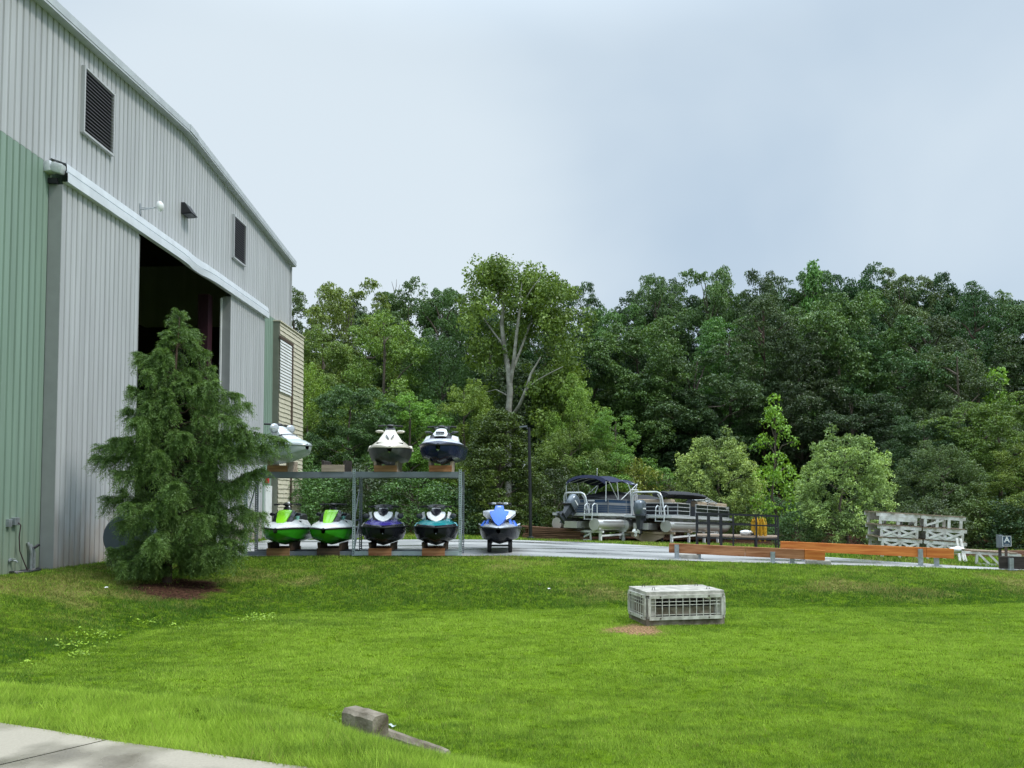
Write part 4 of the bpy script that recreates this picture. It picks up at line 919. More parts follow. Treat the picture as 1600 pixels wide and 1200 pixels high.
        for k in range(5): mb.bar((FW_ + .02, 6.35 + k * .075, f0 + fence * .82), (FW_ + .02, 6.40 + k * .075, f0 + fence * .82), .012, .05)
        mb.build('hull_number', 'p_white', t, 0)
    outboard(t, -R(46) if style == 'navy' else R(0), style == 'navy')
    return t
HB, HA = math.atan2(.6, .8), math.atan2(.66, .75)
pB = P(1007, 830.5, 33.3); pA = P(898.5, 828, 33.2)
boatB = pontoon('tan and black pontoon boat with folded black canopy', pB, HB, 7.3, 2.45, .25, .68, .56, 'tan', R(2.3))
boatA = pontoon('navy pontoon boat with open blue canopy top', pA, HA, 7.0, 2.4, .26, .70, .62, 'navy', R(1.5))
def boat_stand(loc, rz, h, lab, brace):
    t = thing('boat_stand', lab, 'boat stand', loc, (0, 0, -rz), 'white stands under the pontoon boats')
    for k, y in enumerate((.25, 2.0, 3.7, 5.3)):
        for s in (-1, 1):
            mb = MB(); mb.bar((s * 1.15, y, -.25), (s * 1.15, y, h - .09), .10, .09); mb.build('leg', 'white', t, 0)
        mb = MB(); mb.box((0, y, h - .045), (2.6, .10, .09))
        if k == 0 and brace:
            mb.box((0, y, .06), (1.3, .06, .08)); mb.bar((-.65, y, h - .12), (-.1, y, .1), .06, .07); mb.bar((.65, y, h - .12), (.1, y, .1), .06, .07); mb.bar((-.65, y, .06), (-.65, y, h - .1), .06, .07); mb.bar((.65, y, .06), (.65, y, h - .1), .06, .07)
        elif k == 0: mb.prism([(-.8, y, h - .1), (.8, y, h - .1), (.8, y, h - .22), (.15, y, h - .48), (-.15, y, h - .48), (-.8, y, h - .22)], (0, .04, 0))
        mb.build('cross_bar', 'white' if brace else 'tan_vinyl', t, 0)
    for s in (-1, 1):
        mb = MB(); mb.box((s * 1.15, 2.8, h * .55), (.06, 5.2, .07)); mb.build('side_bar', 'white', t, 0)
    return t
def stand_at(p, H, lab, brace):
    g = float(zplat(p.x, p.y)); boat_stand((p.x, p.y, g), H, p.z - g - .01, lab, brace)
stand_at(pA, HA, 'white braced stand under the navy pontoon boat', True); stand_at(pB, HB, 'white stand under the tan pontoon boat', False)

# ------------------------------------------------------------------ black railed platform, rope, sheet
def on(px, Y): x = (px - 800) / 1200 * Y; return x, Y
def lin(name, lab, cat, a, b):
    """thing at world point a, local x towards b"""
    a = Vector(a); b = Vector(b); d = b - a; t = thing(name, lab, cat, a, (0, 0, math.atan2(d.y, d.x))); return t, d.to_2d().length, d.z
pa, pb = P(1087, 837, 25.6), P(1217, 840, 24.9)
t, Ln, dz = lin('railed_platform', 'black railed loading platform with a brown plank deck behind the timber barrier', 'platform', (pa.x, pa.y, -.25), (pb.x, pb.y, -.25)); plat = t
dk0 = pa.z + .25; sl = (pb.z - pa.z) / Ln
mb = MB()
for k in range(6): mb.bar((0, .1 + k * .2, dk0), (Ln, .1 + k * .2, dk0 + sl * Ln), .19, .05)
mb.build('deck', 'plank', t, 0)
top, mid = P(1090, 802.5, 25.5).z + .25, P(1090, 818, 25.5).z + .25
t2 = P(1216, 807, 24.9).z + .25; m2 = P(1216, 822, 24.9).z + .25
for yy in (0.0, 1.2):
    for u, w in ((0.01, .045), (.16, .10 if yy == 0 else .05), (.31, .10 if yy == 0 else .05), (.46, .045), (.735, .055), (.99, .05)):
        mb = MB(); mb.bar((u * Ln, yy - .02, -.3), (u * Ln, yy - .02, top + (t2 - top) * u), w, .05); mb.build('post', 'blackmetal', t, 0)
    for a, b, n in ((top, t2, 'top'), (mid, m2, 'mid'), (dk0 - .06, dk0 - .06 + sl * Ln, 'low')):
        mb = MB(); mb.bar((0, yy, a), (Ln, yy, b), .045, .045); mb.build('rail', 'blackmetal', t, 0)
q = P(1189, 812, 25.2); rnd = random.Random(7); mb = MB()
for k in range(22):
    x = rnd.uniform(-.24, .24); y = rnd.uniform(-.05, .12); l = rnd.uniform(.38, .74); w = rnd.uniform(.02, .06)
    mb.tube([(x - w, y, -l * .85), (x - w, y + .02, -.1), (x, y, .05 + rnd.uniform(-.05, .05)), (x + w, y - .02, -.12), (x + w + rnd.uniform(-.06, .06), y, -l)], .014, 5)
o = mb.build('hanging_rope', 'yellow', None, 60); o.location = (q.x, q.y + .15, q.z); tag(o, 'bundle of yellow rope hanging on the black platform railing', 'rope')
q = P(1168, 836.5, 25.4); mb = MB(); mb.blob((0, 0, .07), (.2, .14, .09), 3, 16, 9, .16); mb.blob((.12, .03, .06), (.14, .12, .08), 5, 14, 8, .2); o = mb.build('plastic_sheet', 'whitebag', None, 50); o.location = (q.x, q.y + .2, q.z + .0); tag(o, 'crumpled white plastic sheet lying on the platform deck', 'plastic sheet')
mb = MB(); mb.blob((0, 0, .04), (.1, .08, .045), 9, 12, 7, .2); o = mb.build('dark_bag', 'black_fabric', None, 50); o.location = (q.x + .26, q.y + .12, q.z + .0); tag(o, 'small black bag beside the white sheet on the platform', 'bag')

# ------------------------------------------------------------------ timber beam barriers
def barrier(lab, a, b, h, mats, posts, seams, pads):
    """a, b: top ends of the front face"""
    t, Ln, dz = lin('timber_barrier', lab, 'barrier', a, b)
    cuts = [0] + seams + [1]
    for k in range(len(cuts) - 1):
        u, v = cuts[k], cuts[k + 1]; mb = MB(); mb.bar((u * Ln + .004, 0, u * dz - h / 2), (v * Ln - .004, 0, v * dz - h / 2), .09, h); mb.build('timber', mats[k], t, 0, .006)
    for u, up, dn, side in posts:
        x = u * Ln; g = float(zplat(*(Vector(a) + (Vector(b) - Vector(a)) * u).to_2d())) - a[2] + .01
        mb = MB(); y = -.075 * side; mb.box((x, y, (g + u * dz - h + up) / 2), (.012 + .10, .05, u * dz - h + up - g)); mb.box((x - .06, y - .01 * side, (g + u * dz - h + up) / 2), (.012, .08, u * dz - h + up - g)); mb.box((x, y, g + .01), (.22, .16, .02)); mb.build('post', 'galv', t, 0)
    for u, w in pads:
        x = u * Ln; g = float(zplat(*(Vector(a) + (Vector(b) - Vector(a)) * u).to_2d())) - a[2]
        mb = MB(); mb.box((x, .15, g + .055), (w, .4, .13)); mb.build('footing', 'concrete', t, 0, .015)
a, b = P(1045, 848.5, 21.9), P(1289, 860, 20.9)
barrier('weathered brown timber barrier on steel posts in front of the black platform', a, b, .27, ['beam_old', 'beam_old', 'beam'], [(.055, .24, 0, 1), (.675, .17, 0, 1), (.20, .06, 0, -1), (.80, .06, 0, -1), (.97, .1, 0, -1)], [.5, .872], [(.13, .55), (.96, .62)])
a, b = P(1219, 845.5, 22.6), P(1490, 857.5, 21.3)
barrier('long bright orange timber barrier in front of the white dock stack', a, b, .27, ['beam', 'beam'], [(.155, .2, 0, -1), (.815, .23, 0, 1), (.91, .05, 0, -1)], [.85], [])
a, b = P(1561, 869, 20.95), P(1680, 871, 20.7)
barrier('low dark timber barrier at the right end of the road', a, b, .34, ['beam_dark'], [(.14, .30, 0, 1), (.85, .3, 0, 1)], [], [])

# ------------------------------------------------------------------ stacked white dock frames
def dock_frame(lab, loc, rz, roll, w, h, kind, seed):
    t = thing('dock_section', lab, 'dock section', loc, (0, roll, rz), 'white dock frames'); rnd = random.Random(seed); dp = 1.5
    mb = MB(); x = 0
    while x < w - .04:
        pw = min(.13, w - x); o = rnd.uniform(-.04, .04); mb.box((x + pw / 2, dp / 2 + o, h - .018 + rnd.uniform(-.006, .006)), (pw - .012, dp + .1, .032)); x += .14
    mb.build('planks', 'plank', t, 0)
    for y in (0, dp):
        mb = MB(); mb.box((w / 2, y, h - .09), (w, .05, .105)); mb.build('side_rail', 'dockwhite', t, 0)
        nleg = 4 if kind == 'legs' else 3
        for k in range(nleg):
            u = .10 + .8 * k / (nleg - 1); mb = MB(); mb.box((u * w, y, (h - .145) / 2), (.085, .06, h - .147)); mb.build('leg', 'dockwhite', t, 0)
        mb = MB()
        if kind == 'cross':
            mb.box((w * .5, y - .034, h - .36), (w * .82, .02, .08))
            for u in (.12, .52): mb.bar((u * w, y - .045, h - .16), ((u + .36) * w, y - .045, h - .36), .022, .07); mb.bar((u * w, y - .062, h - .36), ((u + .36) * w, y - .062, h - .16), .010, .07)
        elif kind == 'sheet': mb.box((w * .5, y - .034, h - .21), (w * .8, .02, .16))
        else: mb.bar((.1 * w, y - .045, .05), (.5 * w, y - .045, h - .16), .022, .06)
        mb.build('brace', 'dockwhite', t, 0)
    return t
s0, s1 = P(1371, 857, 25.3), P(1509, 866, 24.8); rz = math.atan2(s1.y - s0.y, s1.x - s0.x); rl_ = math.atan2(s0.z - s1.z, (s1 - s0).to_2d().length)
ux = (s1 - s0).normalized(); W2 = (s1 - s0).length / 2
zb = float(zplat(s0.x, s0.y)) - .02; hb = P(1370, 838, 25.3).z - zb
def dk(u, z, lab, w, h, kind, sd):
    p = s0 + ux * (u * 2 * W2); dock_frame(lab, (p.x, p.y, z - (u * 2 * W2) * math.tan(rl_)), rz, rl_, w, h, kind, sd)
hh = .40
dk(.0, zb, 'bottom left white dock frame of the stack behind orange barrier', W2 * 1.0, hb, 'cross', 1); dk(.52, zb, 'bottom right white dock frame of the stack behind orange barrier', W2 * .96, hb, 'cross', 2)
dk(.0, zb + hb + .01, 'middle left white dock frame in the stack', W2 * 1.0, hh, 'cross', 3); dk(.52, zb + hb + .01, 'middle right white dock frame in the stack', W2 * .98, hh, 'cross', 4)
dk(-.01, zb + hb + hh + .02, 'top left white dock frame with a grey skirt board', W2 * 1.0, hh, 'sheet', 5); dk(.50, zb + hb + hh + .01, 'top right white dock frame on legs', W2 * 1.0, hh, 'legs', 6)
q = P(1500, 868, 24.2); mb = MB()
for k, x in enumerate((0, .12, .2)): mb.bar((x, 0, 0), (x - .08 * (k > 1), .3, .75), .06, .05)
o = mb.build('white_posts', 'dockwhite', None, 0); o.location = (q.x, q.y, float(zplat(q.x, q.y)) - .05); o.rotation_euler = (0, R(6), 0); tag(o, 'loose white posts leaning at the right end of dock stack', 'posts')
# low white truss lying right of the stack
a = P(1522, 872, 22.6); t = thing('dock_truss', 'low white cross braced truss lying by the road end', 'truss', (a.x, a.y, float(zplat(a.x, a.y)) + .0), (0, R(3), R(-8)))
mb = MB(); mb.bar((-.35, 0, .36), (1.25, 0, .36), .06, .07); mb.build('top_bar', 'dockwhite', t, 0)
mb = MB(); mb.bar((.05, 0, .04), (.95, 0, .04), .06, .07); mb.build('bottom_bar', 'dockwhite', t, 0)
mb = MB()
for k in range(3): mb.bar((.1 + k * .28, -.04, .33), (.38 + k * .28, -.04, .07), .03, .06)
mb.bar((.06, .0, .05), (.06, .0, .34), .06, .06); mb.build('brace', 'dockwhite', t, 0)
mb = MB()
for k in range(5): mb.box((.0 + k * .26, .35, .42), (.22, .8, .03))
mb.build('planks', 'plank', t, 0)
a = P(1530, 858, 26.5); mb = MB(); rnd = random.Random(3)
for k in range(7): mb.bar((-.5 + rnd.uniform(-.3, .3), k * .12, .05 + .06 * (k % 3)), (3.4 + rnd.uniform(-.4, .4), k * .13 + .1, .05 + .06 * (k % 3)), .12, .05)
o = mb.build('plank_heap', 'lumber', None, 0); o.location = (a.x, a.y, float(zplat(a.x, a.y))); tag(o, 'low heap of dark boards behind the letter sign', 'plank heap')
q = P(1495, 859, 23.4); mb = MB(); mb.blob((0, 0, .1), (.22, .2, .1), 2, 14, 7, .1); o = mb.build('white_sack', 'whitebag', None, 50); o.location = (q.x, q.y, q.z - .1); tag(o, 'white sack on the ground at the foot of dock stack', 'sack')
# letter sign
q = P(1573, 845.5, 21.6); g = float(zplat(q.x, q.y))
t = thing('letter_sign', 'small dark blue sign with white letter A on a post', 'sign', (q.x, q.y, g), (0, 0, R(-4)))
zc = q.z - g; mb = MB(); mb.box((0, 0, zc), (.235, .012, .29)); mb.build('panel', 'sign_blue', t, 0, .004)
mb = MB()
for x, y, w, h in ((0, .139, .235, .012), (0, -.139, .235, .012), (.112, 0, .012, .27), (-.112, 0, .012, .27)): mb.box((x, -.009, zc + y), (w, .006, h))
mb.build('border', 'p_white', t, 0)
o = text('A', .22, 'p_white', t, (0, -.010, zc + .035), (R(90), 0, 0))
mb = MB(); mb.box((0, -.009, zc - .095), (.13, .005, .04)); mb.build('caption_strip', 'grey_panel', t, 0)
mb = MB(); mb.bar((-.01, .03, -.1), (-.01, .03, zc + .05), .06, .04); mb.build('post', 'brown_trim', t, 0)
q = P(1562, 849, 21.9); t = thing('utility_box', 'grey utility box on a post behind the letter sign', 'utility box', (q.x, q.y, g))
mb = MB(); mb.box((0, 0, q.z - g + .06), (.13, .12, .36)); mb.build('box', 'rackgrey', t, 0, .01); mb = MB(); mb.bar((0, 0, -.1), (0, 0, q.z - g - .1), .06, .06); mb.build('post', 'beam_dark', t, 0)

# ------------------------------------------------------------------ lumber pile, lamp post
a = P(818, 843, 33.5); t = MB(); rnd = random.Random(11)
for lay in range(6):
    for k in range(4):
        L0 = 2.9 - lay * .12; t.bar((rnd.uniform(-.1, .1) + lay * .03, k * .28, .06 + lay * .085), (L0 + rnd.uniform(-.3, .1), k * .28 + rnd.uniform(-.04, .04), .06 + lay * .085 - lay * .012), .24, .06)
t.bar((-.1, .1, .55), (2.9, .2, .40), .5, .04)
o = t.build('lumber_pile', 'lumber', None, 0); o.location = (a.x, a.y, float(zplat(a.x, a.y)) + .02); o.rotation_euler = (0, R(1), R(-5)); tag(o, 'low pile of brown boards left of the navy pontoon boat', 'lumber pile')
a = P(829, 838, 32.5); g = float(zplat(a.x, a.y)); h = P(827, 668, 32.5).z - g
t = thing('lamp_post', 'slim black lamp post with a small arm in front of the dark cedar', 'lamp post', (a.x, a.y, g))
mb = MB(); mb.tube([(0, 0, -.1), (-.02, 0, h * .5), (-.06, 0, h)], [.075, .07, .06], 8); mb.lathe([(.16, 0), (.16, .12), (.08, .16)]); mb.build('pole', 'blackmetal', t, 50)
mb = MB(); mb.bar((-.06, 0, h - .03), (-.16, 0, h - .02), .05, .05); mb.prism([(-.14, -.12, h + .02), (-.14, .12, h + .02), (-.46, .10, h - .01), (-.46, -.10, h - .01)], (0, 0, .06)); mb.build('lamp_head', 'rackgrey', t, 0)

# ------------------------------------------------------------------ inlet grate box, headwall, kerb in the lawn
q0, q1 = PZ(1011, 980, -.72), PZ(1131, 976, -.72)
rz = math.atan2(q1.y - q0.y, q1.x - q0.x) ; w = (q1 - q0).to_2d().length
t = thing('inlet_box', 'square concrete storm inlet with white wire grates standing in the lawn', 'storm inlet', (q0.x, q0.y, -.70), (0, 0, rz))
dpt = w * .62
ztp = P(1013, 929, q0.y).z + .70
for x, y in ((.09, .09), (w - .09, .09), (.09, dpt - .09), (w - .09, dpt - .09)):
    mb = MB(); mb.box((x, y, ztp / 2 - .12), (.16, .16, ztp + .15)); mb.build('corner_post', 'concrete', t, 0, .01)
mb = MB(); mb.box((w / 2, dpt / 2, .01), (w + .02, dpt + .02, .22)); mb.box((w / 2, .055, .25), (w - .36, .07, .14)); mb.box((w / 2, dpt - .10, .26), (w - .36, .14, .31)); mb.box((.10, dpt / 2, .235), (.14, dpt - .36, .26)); mb.box((w - .10, dpt / 2, .235), (.14, dpt - .36, .26)); mb.build('base', 'concrete_old', t, 0)
mb = MB(); mb.box((w / 2, dpt / 2, ztp + .01), (w + .02, dpt + .02, .075)); lid = mb.build('lid', 'concrete', t, 0, .008)
mb = MB(); mb.box((w / 2, dpt / 2 + .03, .22), (w - .34, dpt - .38, .20)); mb.build('dark_core', 'black', t, 0)  # solid black block, painted stand-in for the darkness inside the inlet
mb = MB()
for x in (w * .14, w * .86):
    for y in (.2, dpt - .2): mb.tube([(x - .03, y, ztp + .04), (x - .015, y, ztp + .10), (x + .015, y, ztp + .10), (x + .03, y, ztp + .04)], .006, 5)
mb.build('lifting_ring', 'blackmetal', lid, 0)
def grate(org, ax, out, n, wid):
    o = Vector(org); ax = Vector(ax); out = Vector(out); Wd = (wid - .02); z0, z1 = .13, ztp - .045; mb = MB()
    def pt(u, z, k=0): return o + ax * (u * Wd) + out * (.025 + k) + Vector((0, 0, z))
    for a, b in (((.02, z0), (.98, z0)), ((.02, z1), (.98, z1))): mb.bar(pt(*a), pt(*b), .03, .06)
    for u in (.02, .98): mb.bar(pt(u, z0 + .03), pt(u, z1 - .03), .045, .03, tuple(out))
    mb.bar(pt(.04, (z0 + z1) / 2 + .04, -.004), pt(.96, (z0 + z1) / 2 + .04, -.004), .012, .012); mb.bar(pt(.04, z1 - .09, -.004), pt(.96, z1 - .09, -.004), .012, .012); mb.bar(pt(.04, z0 + .06, -.004), pt(.96, z0 + .06, -.004), .012, .012)
    for k in range(n): u = .05 + .9 * (k + .5) / n; mb.bar(pt(u, z0 + .02, .006), pt(u, z1 - .02, .006), .012, .012)
    g = mb.build('grate', 'grate', t, 0)
    mb = MB()
    for u, z in ((.16, z1), (.80, z1), (.16, z0), (.80, z0)): c = pt(u, z, .012); mb.box(c, (.025, .025, .025))
    mb.build('bolt', 'brown_trim', g, 0)
grate((.01, 0, 0), (1, 0, 0), (0, -1, 0), 10, w); grate((0, .01, 0), (0, 1, 0), (-1, 0, 0), 7, dpt); grate((w, .01, 0), (0, 1, 0), (1, 0, 0), 7, dpt); grate((.01, dpt, 0), (1, 0, 0), (0, 1, 0), 10, w)
# headwall block with a low kerb running off it
t = thing('headwall', 'short weathered concrete headwall block with low kerb in the front grass', 'headwall', (0, 0, 0))
def irregular(mb, p, q, w_, z0, z1, seed, n=6):
    rnd = random.Random(seed); p = Vector(p); q = Vector(q); d = (q - p).normalized(); s = Vector((-d.y, d.x, 0)); secs = []
    for k in range(n + 1):
        c = p + (q - p) * (k / n); j = lambda a=.005: rnd.uniform(-a, a)
        zz1 = z1 if not isinstance(z1, tuple) else z1[0] + (z1[1] - z1[0]) * k / n
        secs.append([c + s * (-w_ / 2 + j()) + Vector((0, 0, z0)), c + s * (w_ / 2 + j()) + Vector((0, 0, z0)), c + s * (w_ / 2 + j()) + Vector((0, 0, zz1 - .03 + j())), c + s * (w_ / 2 - .03 + j()) + Vector((0, 0, zz1 + j(.004))), c + s * (-w_ / 2 + .03 + j()) + Vector((0, 0, zz1 + j(.004))), c + s * (-w_ / 2 + j()) + Vector((0, 0, zz1 - .03 + j()))])
    mb.loft(secs, True, True)
h0 = PZ(600, 1117, -.18); h1 = PZ(545, 1104, -.17)
mb = MB(); irregular(mb, (h1.x + .0, h1.y + .06, 0), (h0.x - .03, h0.y + .02, 0), .17, -.95, -.185, 3, 7); mb.build('block', 'concrete_old', t, 0)
k0 = PZ(603, 1143, -.50); k1 = PZ(700, 1172, -.60)
mb = MB(); irregular(mb, (k0.x - .05, k0.y + .03, 0), (k1.x, k1.y, 0), .11, -.9, (-.47, -.60), 6, 9); mb.build('kerb', 'concrete_old', t, 0)
# ------------------------------------------------------------------ foliage
def leaves(name, c, nrm, L, W, tint, m, rng, parent=None, fold=.15):
    """one folded leaf-sized diamond per row"""
    n = unit(nrm); a = unit(np.cross(n, rng.normal(size=n.shape))); b = np.cross(n, a)
    L = L[:, None]; W = W[:, None]
    V = np.stack([c - a * L * .5 - n * L * fold, c + b * W * .5, c + a * L * .5 - n * L * fold, c - b * W * .5], 1).reshape(-1, 3)
    return np_mesh(name, V, 4, m, {'tint': tint}, parent)
def clump_leaves(rng, cs, rs, per, flat=.62, leaf=.2, upb=.5):
    """leaf positions on the outer skin of many clumps"""
    out_c, out_n, out_t = [], [], []
    for c, r in zip(cs, rs):
        k = max(8, int(per * r * r)); d = rng.normal(size=(k, 3)); d[:, 2] += upb; d = unit(d)
        rad = r * rng.uniform(.55, 1.08, (k, 1)) ** .6; lump = 1 + .25 * np.sin(d[:, :1] * 5 + c[0] * 3) * np.cos(d[:, 1:2] * 5 + c[1] * 3)
        out_c.append(c + d * rad * lump * np.array([1, 1, flat])); out_n.append(d * .55 + rng.normal(size=(k, 3)) * .5 + np.array([0, 0, .35]))
        out_t.append(np.clip(rng.uniform(.3, .7) + rng.normal(size=k) * .16, 0, 1))
    return np.concatenate(out_c), np.concatenate(out_n), np.concatenate(out_t)
def limb_mesh(name, trunk, limbs, m, parent):
    mb = MB(); mb.tube(trunk[0], trunk[1], 8)
    for p, r in limbs: mb.tube(p, r, 5)
    return mb.build(name, m, parent, 60)
def curve(a, b, bow, n=6, rng=None):
    a = Vector(a); b = Vector(b); res = []
    for k in range(n + 1):
        u = k / n; p = a.lerp(b, u); p.z += bow * math.sin(u * math.pi); 
        if rng is not None and 0 < k < n: p += Vector(rng.normal(size=3) * (b - a).length * .02)
        res.append(p)
    return res
def crown_profile(kind, u):
    if kind == 'oak': return max(.12, (1 - abs((u - .50) / .56) ** 2.4)) ** .6
    if kind == 'cone': return max(.05, (1 - u) ** .75) * min(1, .55 + u * 5)
    if kind == 'fatcone': return max(.08, (1 - u) ** .48) * min(1, .7 + u * 3)
    if kind == 'round': return max(.1, 1 - abs((u - .42) / .60) ** 2.3) ** .55
    if kind == 'pine': return max(.15, 1 - abs((u - .45) / .6) ** 2)
    if kind == 'narrow': return max(.10, 1 - abs((u - .40) / .62) ** 1.6) ** .8
    return 1
PROTO = {}
def proto(key, H, Rr, base, kind, seed, nc, rc, per, leaf, flat=.62, bark='bark', inner=.3, droop=0.0, upb=.5, nl=14, nsub=0, tip=0, lobe=1):
    rng = np.random.default_rng(seed); root = thing('tree', 'x', 'tree')
    cs, rs = [], []
    for k in range(nc):
        u = (k + rng.uniform(0, 1)) / nc; a = k * 2.39996 + rng.normal() * .5; pr = crown_profile(kind, u) * Rr
        f = math.sqrt(rng.uniform(inner, 1)); lob = 1 + lobe * (.22 * math.sin(a * 3 + seed) + .12 * math.sin(a * 5 + u * 7))
        z = H * (base + (1 - base) * u * .97); r = rng.uniform(*rc) * (.8 + .2 * pr / Rr)
        cs.append((pr * f * lob * math.cos(a), pr * f * lob * math.sin(a), z - r * flat * .6 + rng.normal() * .25 - droop * f)); rs.append(r)
    cs = np.array(cs); sc_, sr_ = [], []
    if nsub:
        for c_, r_ in zip(cs, rs):
            d = rng.normal(size=(nsub, 3)); d[:, 2] += upb * .7; d = unit(d)
            sc_.append(c_ + d * r_ * rng.uniform(.5, 1.0, (nsub, 1)) * np.array([1, 1, flat * 1.1])); sr_.append(r_ * rng.uniform(.22, .42, nsub))
        sc_ = np.concatenate(sc_); sr_ = np.concatenate(sr_)
    else: sc_, sr_ = cs, rs
    c, n, t = clump_leaves(rng, sc_, sr_, per, flat, leaf, upb)
    if tip:
        ax = np.hypot(c[:, 0], c[:, 1]) / Rr + np.clip(c[:, 2] / H - .5, 0, 1) * .6; t = np.clip(t * .8 + tip * (ax - .75) * 1.3, 0, 1)
    k = len(c); leaves('crown', c, n, leaf * rng.uniform(.7, 1.3, k), leaf * .62 * rng.uniform(.7, 1.3, k), t, M['leaf'], rng, root)
    tr = [(rng.normal() * .12 * (j > 0), rng.normal() * .12 * (j > 0), -.6 + (H * .93 + .6) * j / 7) for j in range(8)]; r0 = H * .016
    trad = [r0 * (1.25 if j == 0 else 1 - .115 * j) for j in range(8)]; limbs = []
    for j in rng.choice(len(cs), min(nl, len(cs)), replace=False):
        p = cs[j]; zb = max(H * base * .7, p[2] - rng.uniform(.8, 2.5) * Rr / 4); limbs.append((curve((0, 0, zb), p, .15, 5, rng), [r0 * .38, r0 * .34, r0 * .28, r0 * .22, r0 * .16, r0 * .1]))
    limb_mesh('trunk', (tr, trad), limbs, M[bark], root)
    PROTO[key] = (root, H, Rr)
proto('oak_a', 15, 4.4, .16, 'oak', 1, 62, (1.0, 1.8), 330, .165, flat=.62, upb=.9, nsub=18)
proto('oak_b', 16, 4.2, .20, 'oak', 2, 62, (1.0, 1.7), 330, .165, flat=.66, upb=.9, nsub=18)
proto('oak_c', 14, 4.8, .12, 'oak', 3, 64, (1.1, 1.9), 320, .165, flat=.55, upb=1.0, nsub=18)
proto('oak_d', 17, 4.0, .28, 'oak', 4, 52, (.95, 1.6), 340, .165, flat=.62, upb=.8, nsub=17)
proto('light_a', 13, 3.6, .06, 'round', 5, 58, (.7, 1.3), 420, .135, flat=.8, upb=.5, nsub=18)
proto('light_b', 12, 3.8, .08, 'round', 6, 58, (.7, 1.3), 420, .135, flat=1.0, upb=.4, nsub=18)
proto('pine', 17, 3.4, .42, 'pine', 7, 110, (.55, 1.0), 330, .16, flat=.4, bark='bark_red', nl=10, upb=.8)
proto('cedar', 8, 2.6, .02, 'fatcone', 8, 260, (.35, .65), 640, .12, flat=.55, inner=.45, upb=.7)
proto('bush_a', 3.2, 1.9, .02, 'round', 9, 60, (.35, .65), 560, .12, flat=.7)
proto('bush_b', 4.5, 2.2, .02, 'round', 10, 70, (.40, .75), 420, .14, flat=.75, upb=.2)
proto('maple', 5.2, 2.1, .06, 'round', 11, 170, (.30, .55), 1150, .085, flat=1.15, inner=.4, upb=1.0, nsub=13, tip=.8, lobe=.35)
proto('sapling', 5.0, .95, .18, 'narrow', 12, 46, (.24, .44), 520, .12, flat=.7, bark='bark')
proto('spire', 9, 1.8, .05, 'cone', 13, 60, (.4, .8), 260, .20, flat=.5)
for k, (root, _, _) in PROTO.items():
    for ch in list(root.children): ch.name = ch.name
def zforest(x, y): return float(zplat(x, y))
used = set()
FG = 'trees of the wood beyond the road'
def tree(key, px, topy, Y, wpx, col, label, base_z=None, cat='tree', name='tree', group=FG, rz=None):
    root, H, Rr = PROTO[key]; top = P(px, topy, Y); g = zforest(top.x, Y) if base_z is None else base_z
    h = top.z - g; w = wpx / 1200 * Y / 2
    if key in used: o = dup_tree(root)
    else: o = root; used.add(key)
    o.name = name; o.location = (top.x, Y, g - .05); o['label'] = label; o['category'] = cat; o['group'] = group
    s = w / (Rr * 1.0); o.scale = (s, s, h / H); rng = random.Random(int(px * 7 + topy)); o.rotation_euler = (0, 0, rng.uniform(0, 6.28) if rz is None else rz)
    b_ = rng.uniform(.82, 1.2)
    for ch in o.children:
        if ch.name.startswith('crown'): ch.color = (*[c * b_ * rng.uniform(.86, 1.14) for c in col], 1)
    return o
DG, MG, LG, YG, OL = (.055, .105, .036), (.094, .178, .046), (.138, .243, .045), (.188, .28, .042), (.065, .092, .030)
BG = (.082, .150, .050)
